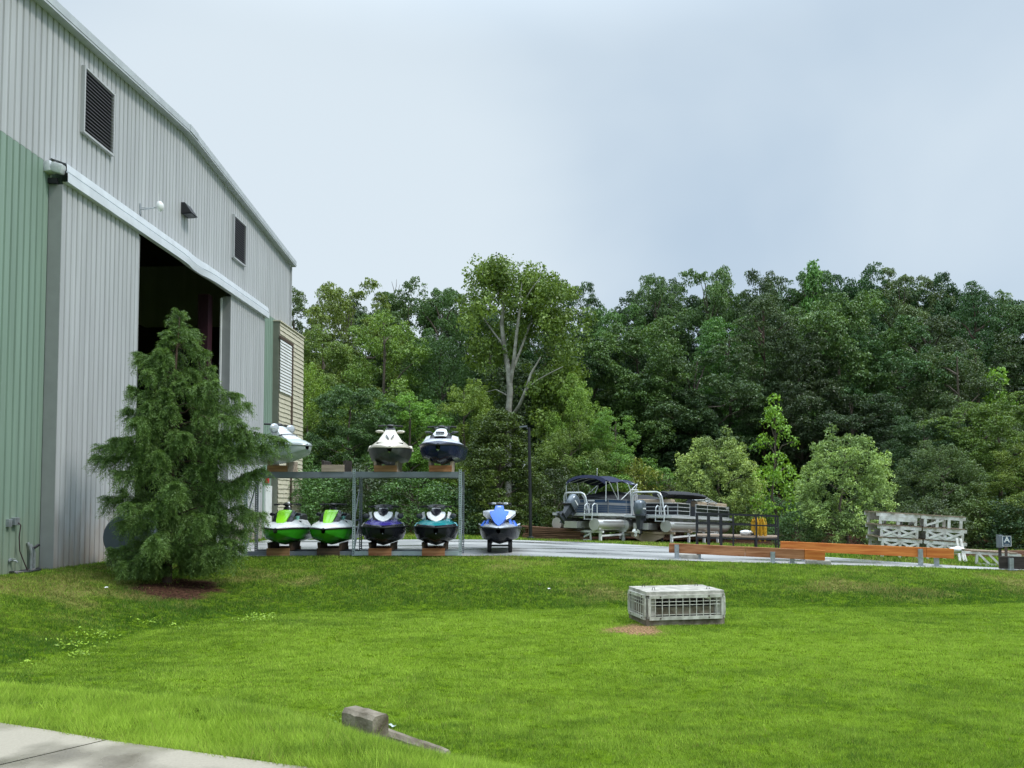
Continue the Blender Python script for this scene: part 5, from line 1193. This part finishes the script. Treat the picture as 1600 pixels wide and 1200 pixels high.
T = [  # kind, px, top y, distance, width px, colour, label
 # skyline row
 ('oak_b', 462, 462, 60, 120, MG, 'tree whose crown just clears the right corner of the hangar'),
 ('oak_a', 545, 436, 54, 150, LG, 'tall light green tree with spiky top nearest the hangar'),
 ('oak_c', 640, 448, 58, 150, MG, 'tree at the skyline midway between hangar and the pale trunked tree'),
 ('oak_d', 690, 446, 56, 110, MG, 'narrow topped tree just left of the tall pale trunked tree'),
 ('oak_c', 765, 485, 58, 130, DG, 'dark tree behind the pale trunk, left side'), ('oak_a', 850, 470, 59, 130, DG, 'dark tree behind the pale trunk, right side'), ('oak_c', 800, 560, 52, 130, DG, 'low dark tree filling behind the pale trunk'),
 ('oak_b', 905, 452, 62, 110, DG, 'dark tree at the skyline just right of the pale trunked tree'),
 ('oak_a', 960, 474, 60, 120, MG, 'lower skyline tree in the dip above the navy boat canopy'),
 ('oak_d', 1025, 424, 62, 100, BG, 'open crowned oak rising left of the highest oak above the tan boat'),
 ('oak_a', 1105, 414, 62, 130, BG, 'highest broad dark oak at the skyline above the tan boat'),
 ('oak_b', 1190, 432, 60, 120, DG, 'dark oak at the skyline left of the spire topped tree'),
 ('oak_d', 1265, 418, 63, 120, MG, 'oak around the foot of the spire topped tree'),
 ('oak_c', 1335, 424, 62, 140, DG, 'round dark oak at the skyline right of the spire topped tree'),
 ('oak_a', 1405, 420, 63, 130, BG, 'oak at the skyline above the orange barrier'),
 ('oak_b', 1465, 438, 62, 110, DG, 'oak at the skyline left of the flat topped dark pine'),
 ('oak_c', 1585, 462, 62, 130, BG, 'skyline tree cut by the right edge of the photo'),
 ('oak_a', 1660, 455, 60, 140, DG, 'tree at the skyline beyond the right edge'),
 ('spire', 1268, 400, 60, 70, LG, 'small light spire topped tree poking above the skyline'),
 ('pine', 1522, 436, 58, 90, DG, 'flat topped dark pine at the skyline near the right edge'),
 ('pine', 1192, 452, 50, 105, OL, 'tall pine with bare reddish trunk behind the slim sapling'),
 # middle row
 ('oak_c', 505, 520, 48, 150, LG, 'mid height light tree rising right behind the tan clad bay'),
 ('light_a', 600, 480, 46, 170, LG, 'light green tree with forked grey trunk behind the cream watercraft'),
 ('light_b', 690, 520, 47, 140, MG, 'bushy tree left of the pale trunk at half its height'),
 ('oak_a', 930, 520, 52, 150, DG, 'shaded tree behind the blue boat canopy'),
 ('oak_c', 1000, 505, 51, 190, MG, 'spreading oak in middle row above the blue boat canopy'),
 ('oak_a', 1085, 545, 50, 190, BG, 'big rounded oak in middle row above the tan boat'),
 ('oak_b', 1140, 500, 53, 150, MG, 'oak behind the big rounded oak above the tan boat'),
 ('oak_c', 1310, 462, 52, 210, MG, 'very large light crowned oak above the right hand maple'),
 ('oak_b', 1250, 520, 49, 140, DG, 'shaded oak between the two round maples'),
 ('oak_a', 1385, 500, 50, 170, BG, 'large dark oak above the white dock stack'),
 ('light_a', 1495, 535, 46, 160, BG, 'pale feathery tree above the white dock stack'),
 ('oak_d', 1450, 490, 55, 130, DG, 'dark oak behind the pale feathery tree'),
 ('spire', 1558, 570, 47, 90, YG, 'small lime green layered tree at the right side'),
 ('oak_b', 1600, 520, 50, 150, DG, 'dark oak cut by the right edge in the middle row'),
 ('oak_c', 1690, 520, 46, 170, MG, 'tree beyond the right edge in the middle row'),
 # front row
 ('light_b', 480, 560, 42, 120, YG, 'yellow green tree showing beside the tan clad bay'),
 ('oak_c', 545, 600, 40, 150, MG, 'leafy tree directly behind the empty cradle'),
 ('light_a', 640, 610, 41, 150, LG, 'leafy tree behind the cream watercraft'),
 ('light_a', 725, 590, 42, 120, YG, 'yellow green sprays left of the pale trunk'),
 ('light_b', 905, 590, 43, 110, YG, 'drooping yellow green tree right of the pale trunk'),
 ('light_b', 890, 665, 41, 140, LG, 'light green tree behind the lamp post arm'),
 ('light_a', 962, 640, 42, 130, LG, 'feathery grey green tree behind the blue canopy'),
 ('oak_b', 1085, 620, 49, 130, DG, 'shaded tree behind the left round maple'),
 ('oak_a', 1330, 610, 47, 150, DG, 'shaded tree behind the right round maple'),
 ('oak_c', 1440, 650, 40, 130, DG, 'dark tree just left above the white dock stack'),
 ('light_b', 1470, 690, 36, 140, MG, 'tree with low boughs directly behind the dock stack'),
 ('oak_c', 1560, 620, 38, 170, LG, 'bright broad tree behind the letter sign'),
 ('light_a', 1610, 690, 34, 130, LG, 'bright low boughed tree at the right edge behind the letter sign'),
]
for a in T: tree(*a)
for px, ty, Y in ((580, 468, 64), (735, 476, 63), (1000, 468, 65), (1065, 450, 66), (1150, 452, 65), (1232, 446, 66), (1302, 446, 66), (1370, 446, 66), (1438, 450, 66), (1495, 462, 66), (1550, 470, 65)):
    tree('oak_c', px, ty, Y, 150, DG, 'half hidden dark crown filling the back row of the wood', group='half hidden crowns of the back row')
SG = 'shrubs and small trees along the wood edge'
tree('cedar', 778, 640, 36, 165, (.070, .105, .024), 'broad dark olive cedar behind the blue watercraft and lamp post', name='cedar_tree', group=SG)
tree('maple', 1118, 684, 41.5, 132, (.27, .36, .10), 'round yellow tipped maple behind the tan pontoon boat', name='maple_tree', group='round maples', base_z=-.4)
tree('maple', 1318, 682, 33, 142, (.24, .32, .09), 'round yellow tipped maple left of the dock stack', name='maple_tree', group='round maples', base_z=-.3)
tree('sapling', 1210, 625, 38, 66, (.17, .28, .03), 'slim bright lime sapling between the two round maples', name='sapling_tree', group=SG)
for px, ty, Y, w, col, lab, k in [
  (500, 730, 35, 130, MG, 'shrub behind the lime green watercraft by the hangar', 'bush_b'), (575, 720, 36, 130, DG, 'dark shrub behind rack middle post', 'bush_b'),
  (650, 745, 35, 130, MG, 'shrub behind the purple watercraft', 'bush_a'), (705, 755, 35.5, 110, DG, 'shrub behind the teal watercraft', 'bush_b'), (868, 735, 38.5, 90, OL, 'brownish olive shrub between lamp post and navy boat', 'bush_a'),
  (920, 705, 41, 120, LG, 'shrub behind the blue canopy frame', 'bush_b'), (985, 715, 42, 110, YG, 'shrub with pale leaves between the two boats', 'bush_b'), (1030, 742, 44, 80, (.12, .13, .05), 'yellowish shrub behind the folded canopy of the tan boat', 'bush_a'),
  (1165, 770, 44, 90, DG, 'dark shrub behind the black platform', 'bush_a'), (1225, 775, 41, 90, DG, 'low dark shrub under the lime sapling', 'bush_b'), (1245, 800, 33, 70, MG, 'low shrub at right end of the black platform', 'bush_a'),
  (1400, 760, 39, 110, DG, 'dark shrub beside the right maple', 'bush_b'), (1450, 780, 33, 100, DG, 'dark shrub just behind the dock stack', 'bush_a'), (1530, 775, 34, 110, MG, 'shrub right of the dock stack', 'bush_b'),
  (1600, 770, 33, 110, DG, 'shaded shrub behind the letter sign', 'bush_b'), (460, 700, 37, 90, MG, 'shrub behind tan bay corner', 'bush_b')]:
    tree(k, px, ty, Y, w, col, lab, name='shrub', cat='shrub', group=SG)
# the tall pale trunked tree with several upright stems and drooping light leaves
def sycamore():
    Y = 45.0; rng = np.random.default_rng(31); base = P(795, 690, Y); g = zforest(base.x, Y)
    o = thing('sycamore_tree', 'tall tree with pale forked trunk and drooping yellow green leaves', 'tree', (base.x, Y, g - .1), group=FG)
    def q(px, py, dy=0):
        p = P(px, py, Y + dy); return Vector((p.x - base.x, dy, p.z - g))
    st = [([(0, 0, -.3), q(794, 650), q(797, 610), q(795, 580), q(788, 540, .3), q(784, 505, .4), (q(787, 470, .4)), q(778, 435, .3)], [.30, .27, .25, .22, .17, .14, .10, .05]),
          ([q(797, 600), q(803, 560, -.3), q(807, 520, -.5), q(812, 480, -.6), q(815, 440, -.6)], [.17, .15, .12, .09, .05]),
          ([q(801, 575, -.2), q(815, 540, .5), q(826, 510, .8), q(838, 480, 1), q(850, 450, 1)], [.13, .11, .09, .07, .04]),
          ([q(795, 655), q(812, 630, -.8), q(822, 605, -1.2), q(830, 580, -1.3), q(845, 555, -1.4)], [.17, .14, .11, .08, .05]),
          ([q(820, 610, -1.1), q(838, 592, -1.5), q(860, 580, -1.8), q(880, 570, -2)], [.08, .06, .05, .03]),
          ([q(792, 615), q(775, 606, .4), q(760, 610, .6)], [.07, .05, .03]), ([q(789, 540, .3), q(770, 515, .8), q(752, 490, 1)], [.10, .07, .04]), ([q(812, 480, -.6), q(830, 450, -1), q(845, 430, -1.2)], [.07, .05, .03]), ([q(838, 480, 1), q(862, 470, 1.2), q(878, 480, 1.4)], [.06, .04, .03])]
    mb = MB()
    for p, r in st: mb.tube(p, [a * (.68 + .03 * k_) for k_, a in enumerate(r)], 8)
    mb.build('trunk', 'bark_pale', o, 60)
    cs, rs = [], []
    for px, py, dx, dy, n in ((770, 425, 34, 22, 26), (800, 440, 40, 20, 20), (850, 455, 38, 26, 34), (870, 490, 24, 26, 18), (800, 470, 45, 22, 16), (875, 560, 24, 40, 34), (855, 610, 36, 26, 28), (890, 600, 14, 30, 14), (745, 470, 18, 34, 18), (740, 620, 22, 16, 16), (800, 540, 55, 30, 16), (760, 560, 20, 40, 12), (870, 650, 34, 20, 20), (830, 500, 40, 16, 12)):
        for _ in range(n):
            p = q(px + rng.normal() * dx * .55, py + rng.normal() * dy * .55, rng.normal() * 1.1 + (1.5 if 775 < px < 845 and py > 445 else .4)); cs.append(p); rs.append(rng.uniform(.35, .75))
    c, n, t = clump_leaves(rng, np.array(cs), rs, 360, .9, .19, -.1)
    k = len(c); cr = leaves('crown', c, n * np.array([1, 1, .5]), .2 * rng.uniform(.7, 1.3, k), .11 * rng.uniform(.7, 1.3, k), t, M['leaf'], rng, o); cr.color = (.125, .20, .03, 1)
sycamore()
# bare dead tip above the skyline
p0 = P(617, 475, 57); t = MB()
for a, b, r in (((0, 0, -6), (0, 0, .6), .07), ((0, 0, .5), (-.25, 0, 1.7), .03), ((0, 0, .3), (.35, .1, 1.5), .03), ((0, 0, .9), (.1, .1, 1.9), .025), ((.15, 0, .9), (.55, 0, 1.2), .02)): t.tube([a, (Vector(a) + Vector(b)) / 2 + Vector((.04, 0, 0)), b], [r, r * .8, r * .4], 5)
o = t.build('dead_tree', 'bark', None); o.location = p0; tag(o, 'thin bare dead tree top above the skyline', 'dead tree')
# distant wood that closes the gaps, low undergrowth
def mass(name, n, xr, yr, zr, rc, per, leaf, col, seed, zf=None):
    rng = np.random.default_rng(seed); x = rng.uniform(*xr, n); y = rng.uniform(*yr, n); z = rng.uniform(0, 1, n) ** .8 * (zr[1] - zr[0]) + zr[0]
    if zf is not None: z = z * zf(x) 
    z = z + zplat(x, y); rs = rng.uniform(*rc, n)
    c, nn, t = clump_leaves(rng, np.stack([x, y, z], 1), rs, per, .65, leaf)
    k = len(c); o = leaves(name, c, nn, leaf * rng.uniform(.7, 1.3, k), leaf * .65 * rng.uniform(.7, 1.3, k), t, M['leaf'], rng); o.color = (*col, 1); o['kind'] = 'stuff'; return o
mass('distant_woods', 900, (-26, 70), (66, 74), (.3, 12.5), (1.0, 1.9), 42, .5, DG, 41)
mass('undergrowth', 800, (-16, 32), (45, 54), (.0, 2.6), (.4, .9), 150, .2, DG, 42)
mass('undergrowth', 160, (-14, 2), (37, 40), (.0, 1.2), (.3, .6), 260, .15, MG, 43)

# ------------------------------------------------------------------ conifer by the hangar with drooping feathery boughs
def conifer():
    rng = np.random.default_rng(77); g = zt(*TREE); Y = TREE[1]; base = Vector((TREE[0], TREE[1], g))
    o = thing('conifer_tree', 'dark green conifer with drooping feathery boughs beside the hangar door', 'tree', base)
    def q(px, py, dy=0):
        p = P(px, py, Y + dy); return Vector((p.x - base.x, dy, p.z - g))
    tp = [Vector((0, 0, -.3)), q(262, 885), q(265, 850), q(268, 800), q(268, 740), q(267, 680), q(271, 620), q(275, 560), q(281, 495)]
    trad = [.12, .10, .085, .075, .065, .055, .045, .03, .008]
    def trunk_at(z):
        for a, b in zip(tp, tp[1:]):
            if a.z <= z <= b.z: return a.lerp(b, (z - a.z) / (b.z - a.z))
        return tp[-1].copy()
    tips = []   # (tip, weight)
    for px, py in ((279, 489), (262, 520), (300, 519), (250, 548), (319, 552), (216, 556), (238, 580), (330, 578), (206, 609), (334, 600), (372, 620), (386, 634), (199, 642), (225, 655), (370, 660), (379, 672), (157, 700), (180, 690), (150, 716), (205, 735), (436, 690), (415, 700), (395, 690), (350, 700), (412, 735), (392, 742), (330, 735), (165, 782), (190, 770), (370, 770), (409, 806), (385, 800), (208, 815), (345, 810), (215, 850), (384, 832), (365, 850), (375, 858), (340, 860), (175, 862), (200, 856), (215, 866), (245, 866), (228, 856), (300, 858), (320, 862), (270, 860)):
        tips.append(q(px, py, rng.normal() * .28))
    for k in range(36):
        u = (k + .5) / 36; z = .75 + u * 4.9; r = (1.45 * (1 - u) ** .8 + .26) * rng.uniform(.7, 1.05); a = k * 2.4 + rng.normal() * .3
        s = 1 if math.sin(a) < 0 else .85; tips.append(Vector((r * math.cos(a) * .8 + trunk_at(z).x, r * math.sin(a) * s, z - .1)))
    limbs = []
    for k in range(22):
        z = .5 + 4.3 * k / 22; c_ = trunk_at(z); rr = (1.15 * (1 - z / 5.6) + .22) * rng.uniform(.6, 1); a = -math.pi / 2 + rng.uniform(-.9, .9); tips.append(Vector((c_.x + rr * math.cos(a) * .8, rr * math.sin(a), z - .05)))
    for px, py in ((195, 876), (225, 884), (258, 884), (292, 880), (325, 876), (350, 866)): tips.append(q(px, py, rng.normal() * .3))
    SC, SD, SL = [], [], []       # spray start, direction, length
    for tip in tips:
        hr = Vector((tip.x, tip.y, 0)).length; zb = max(.25, min(5.2, tip.z - .10 * hr + rng.uniform(-.15, .2))); a = trunk_at(zb); L = (tip - a).length
        path = curve(a, tip, rng.uniform(-.10, .16) * L, 8, rng); limbs.append((path, [max(.004, .006 + .008 * L) * (1 - .1 * k) for k in range(9)]))
        n = int(36 + L * 84)
        for j in range(n):
            u = rng.uniform(.12, 1.0) ** .55; i = min(7, int(u * 8)); p = path[i].lerp(path[i + 1], u * 8 - i); d = (path[i + 1] - path[i]).normalized()
            side = Vector(rng.normal(size=3)); side -= d * side.dot(d); side.normalize()
            tipw = max(0, (u - .75) * 4)
            dirn = (side * .8 + d * .7 + Vector((0, 0, .75 * tipw - .38))).normalized()
            SC.append(p); SD.append(dirn); SL.append(rng.uniform(.18, .40) * (.6 + .5 * min(1, L)) * (1 - .3 * tipw))
    limb_mesh('trunk', (tp, trad), limbs, M['bark_red'], o)
    SC = np.array(SC); SD = np.array(SD); SL = np.array(SL); ns = len(SC); per = 34
    st = np.repeat(np.clip(rng.normal(.5, .22, ns), 0, 1), per); u = np.tile((np.arange(per) + .5) / per, ns)
    c0 = np.repeat(SC, per, 0); d0 = np.repeat(SD, per, 0); l0 = np.repeat(SL, per)
    droop = np.zeros_like(c0); droop[:, 2] = -(u ** 2) * l0 * .60
    pos = c0 + d0 * (u * l0)[:, None] + droop; pos[:, 2] = np.maximum(pos[:, 2], .12 + .12 * rng.random(len(pos))); tang = unit(d0 + np.stack([np.zeros_like(u), np.zeros_like(u), -1.5 * u], 1))
    side = unit(np.cross(tang, rng.normal(size=tang.shape))); nd = unit(tang * .75 + side * .7); K = len(pos)
    ln = rng.uniform(.045, .085, K); wd = rng.uniform(.007, .012, K); b = unit(np.cross(nd, rng.normal(size=nd.shape)))
    V = np.stack([pos, pos + nd * (ln * .5)[:, None] + b * (wd * .5)[:, None], pos + nd * ln[:, None], pos + nd * (ln * .5)[:, None] - b * (wd * .5)[:, None]], 1).reshape(-1, 3)
    # fresh growth at the bough ends is paler
    cr = np_mesh('foliage', V, 4, M['needle'], {'tint': np.clip(st * .75 + u * .3 + rng.normal(size=K) * .08, 0, 1)}, o); cr.color = (.095, .170, .040, 1)
conifer()

# ------------------------------------------------------------------ grass blades
def grass():
    rng = np.random.default_rng(5); Vs, Ts, Ds = [], [], []
    block = [(q.x, q.y) for q in (h0, h1)]
    wpoly = WALK; q0_, q1_ = q0, q1
    def band(y0, y1, dens, wid, hgt, xr=None):
        n = int(dens * (y1 - y0) * ((y0 + y1) / 2 * .72 * 2 + 3)); y = rng.uniform(y0, y1, n); x = rng.uniform(-1, 1, n) * (y * .72 + 1.5)
        if xr: k = (x > xr[0]) & (x < xr[1]); x, y = x[k], y[k]
        ok = ~inpoly(x, y, PAVE); dw = pdist(x, y, wpoly, True); ok &= ~(inpoly(x, y, wpoly) & (dw > .015))
        bx = (x - q0.x) * math.cos(rz_box) + (y - q0.y) * math.sin(rz_box); by = -(x - q0.x) * math.sin(rz_box) + (y - q0.y) * math.cos(rz_box)
        ok &= ~((bx > -.02) & (bx < w_box + .02) & (by > -.02) & (by < w_box * .62 + .02))
        fs = (x - A0.x) * FN.x + (y - A0.y) * FN.y; ok &= fs > -.22
        s = np.maximum(soil_mask(x, y), straw_mask(x, y)); ok &= rng.uniform(size=n if not xr else len(x)) > s * .97
        gp = vnoise(x * .7, y, 9, 41) * .6 + vnoise(x * .7, y, 4, 42) * .4; ok &= ~((gp < .36) & (rng.uniform(size=len(x)) < .65))
        x, y = x[ok], y[ok]; m = len(x); z = zterr(x, y)
        intoe = inpoly(x, y, TOE); dt = pdist(x, y, TOE, True); bank = np.clip(dt / .8, 0, 1) * ~intoe
        near = (y < 8.2) & ~intoe
        nz = vnoise(x, y, 1.2, 31) * .5 + vnoise(x, y, 5, 32) * .5
        h = hgt * (.55 + .9 * nz) * (1 + .45 * bank + .15 * near * bank) * rng.uniform(.6, 1.25, m)
        edge = np.clip(1 - pdist(x, y, wpoly, True) / .12, 0, 1); h *= 1 + .3 * edge
        tall = rng.uniform(size=m) < .004 * (1 + 3 * near); h = np.where(tall, h * 2.0, h)
        hw = np.clip(1 - np.hypot(x - h1.x, y - h1.y) / .45, 0, 1); h *= 1 + 1.2 * hw
        la = vnoise(x, y, 3.1, 33) * 9 + rng.normal(size=m) * 1.5; lm = h * rng.uniform(.3, 1.1, m)
        fa = rng.uniform(0, math.pi, m); W_ = wid * rng.uniform(.6, 1.3, m)
        dx, dy = np.cos(fa) * W_ / 2, np.sin(fa) * W_ / 2
        a = np.stack([x - dx, y - dy, z - .01], 1); b = np.stack([x + dx, y + dy, z - .01], 1); c = np.stack([x + np.cos(la) * lm, y + np.sin(la) * lm, z + h], 1)
        Vs.append(np.stack([a, b, c], 1).reshape(-1, 3))
        patch = .10 + vnoise(x, y, .35, 34) * .40 + vnoise(x * .5, y, 1.9, 35) * .34 + vnoise(x * .5, y, 7, 36) * .46
        behind = intoe & (y < 10) & (x < -.4); patch = patch - .26 * behind * np.clip(1.6 - dt, 0, 1) - .10 * np.clip((-x - 2) / 5, 0, 1)  # shade behind the berm lip is painted into the blade tint here
        Ts.append(np.clip(.5 + (patch - .5) * .9 + rng.normal(size=m) * .21 - .62 * np.clip(dt / .22, 0, 1) * (1 - .45 * np.clip((dt - .8) / 2.5, 0, 1)) * ~intoe * ~near + .12 * near * np.clip(dt / .3, 0, 1), 0, 1))  # last term lightens the near lip, painting it as better lit
        d = dry_mask(x, y); Ds.append(np.where(rng.uniform(size=m) < .04 + .75 * d, 1.0, 0.0) * rng.uniform(.4, 1, m))
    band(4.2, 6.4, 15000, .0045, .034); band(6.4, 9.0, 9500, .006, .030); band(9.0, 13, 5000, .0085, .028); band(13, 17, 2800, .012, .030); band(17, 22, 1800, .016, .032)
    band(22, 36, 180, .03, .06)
    V = np.concatenate(Vs); t = np.concatenate(Ts); d = np.concatenate(Ds)
    m = bpy.data.materials.new('grass_blade'); m.use_nodes = True; nt = m.node_tree; N = nt.nodes; L = nt.links; b = N['Principled BSDF']
    def attr(nm): a = N.new('ShaderNodeAttribute'); a.attribute_name = nm; return a.outputs['Fac']
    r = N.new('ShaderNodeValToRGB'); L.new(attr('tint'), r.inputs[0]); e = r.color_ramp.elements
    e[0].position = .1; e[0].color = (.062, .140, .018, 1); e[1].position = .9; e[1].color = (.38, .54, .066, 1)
    mx = N.new('ShaderNodeMix'); mx.data_type = 'RGBA'; L.new(attr('dry'), mx.inputs[0]); L.new(r.outputs[0], mx.inputs[6]); mx.inputs[7].default_value = (.30, .25, .09, 1)
    L.new(mx.outputs[2], b.inputs['Base Color']); b.inputs['Roughness'].default_value = .6; b.inputs['Specular IOR Level'].default_value = .10
    tr = N.new('ShaderNodeBsdfTranslucent'); L.new(mx.outputs[2], tr.inputs[0]); ms = N.new('ShaderNodeMixShader'); ms.inputs[0].default_value = .3
    L.new(b.outputs[0], ms.inputs[1]); L.new(tr.outputs[0], ms.inputs[2]); L.new(ms.outputs[0], N['Material Output'].inputs[0])
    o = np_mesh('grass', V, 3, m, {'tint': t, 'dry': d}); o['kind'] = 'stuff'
    print('grass blades', len(t))
_b = bpy.data.objects['inlet_box']; rz_box = _b.rotation_euler.z; q0 = _b.location.copy(); w_box = (q1 - PZ(1011, 980, -.72)).to_2d().length
q1 = PZ(1131, 976, -.72); w_box = (q1 - PZ(1011, 980, -.72)).to_2d().length
grass()
# bright weeds at the toe of the left bank, one broad-leaved tuft by the headwall
def weeds(label_pts, name, seed, col, leaf):
    rng = np.random.default_rng(seed); c = []
    for px, py, sp, n in label_pts:
        p = PZ(px, py, -.62); x = p.x + rng.normal(size=n) * sp; y = p.y + rng.normal(size=n) * sp * .8; c.append(np.stack([x, y, zterr(x, y) + rng.uniform(.03, .10, n)], 1))
    c = np.concatenate(c); k = len(c); nn = rng.normal(size=(k, 3)) * .4 + np.array([0, -.2, 1])
    o = leaves(name, c, nn, leaf * rng.uniform(.6, 1.4, k), leaf * .5 * rng.uniform(.7, 1.3, k), np.clip(rng.normal(.6, .2, k), 0, 1), M['leaf'], rng); o.color = (*col, 1); o['kind'] = 'stuff'
weeds([(112, 1004, .16, 70), (150, 990, .18, 90), (125, 1014, .12, 50), (45, 1030, .12, 25), (235, 972, .15, 30), (398, 966, .16, 90), (410, 958, .14, 70), (275, 976, .1, 15)], 'weeds', 3, (.17, .28, .02), .05)
weeds([(537, 1116, .06, 40), (548, 1128, .06, 40)], 'weeds', 4, (.11, .20, .015), .035)
# scraps lying in the grass
for px, py, zg, cm, lab in ((858, 918, -.45, 'whitebag', 'small white scrap of paper lying on the far grass bank'), (166, 912, -.15, 'whitebag', 'tiny white scrap on grass in front of left sliding door'), (612, 1131, -.66, 'p_pale', 'pale flattened scrap in the lawn beside the headwall'), (842, 912, -.4, 'plank', 'curled brown leaf on the far grass bank')):
    p = PZ(px, py, zg); p.z = zt(p.x, p.y) + .03; rnd = random.Random(px); mb = MB()
    mb.loft([[(x, y, .012 * math.sin(x * 60 + y * 40)) for y in (-.03, 0, .03)] for x in (-.04, -.015, .015, .04)]); o = mb.build('paper_scrap' if cm != 'plank' else 'fallen_leaf', cm, None, 0)
    o.location = p; o.rotation_euler = (.1, .1, rnd.uniform(0, 3)); tag(o, lab, 'scrap' if cm != 'plank' else 'leaf')
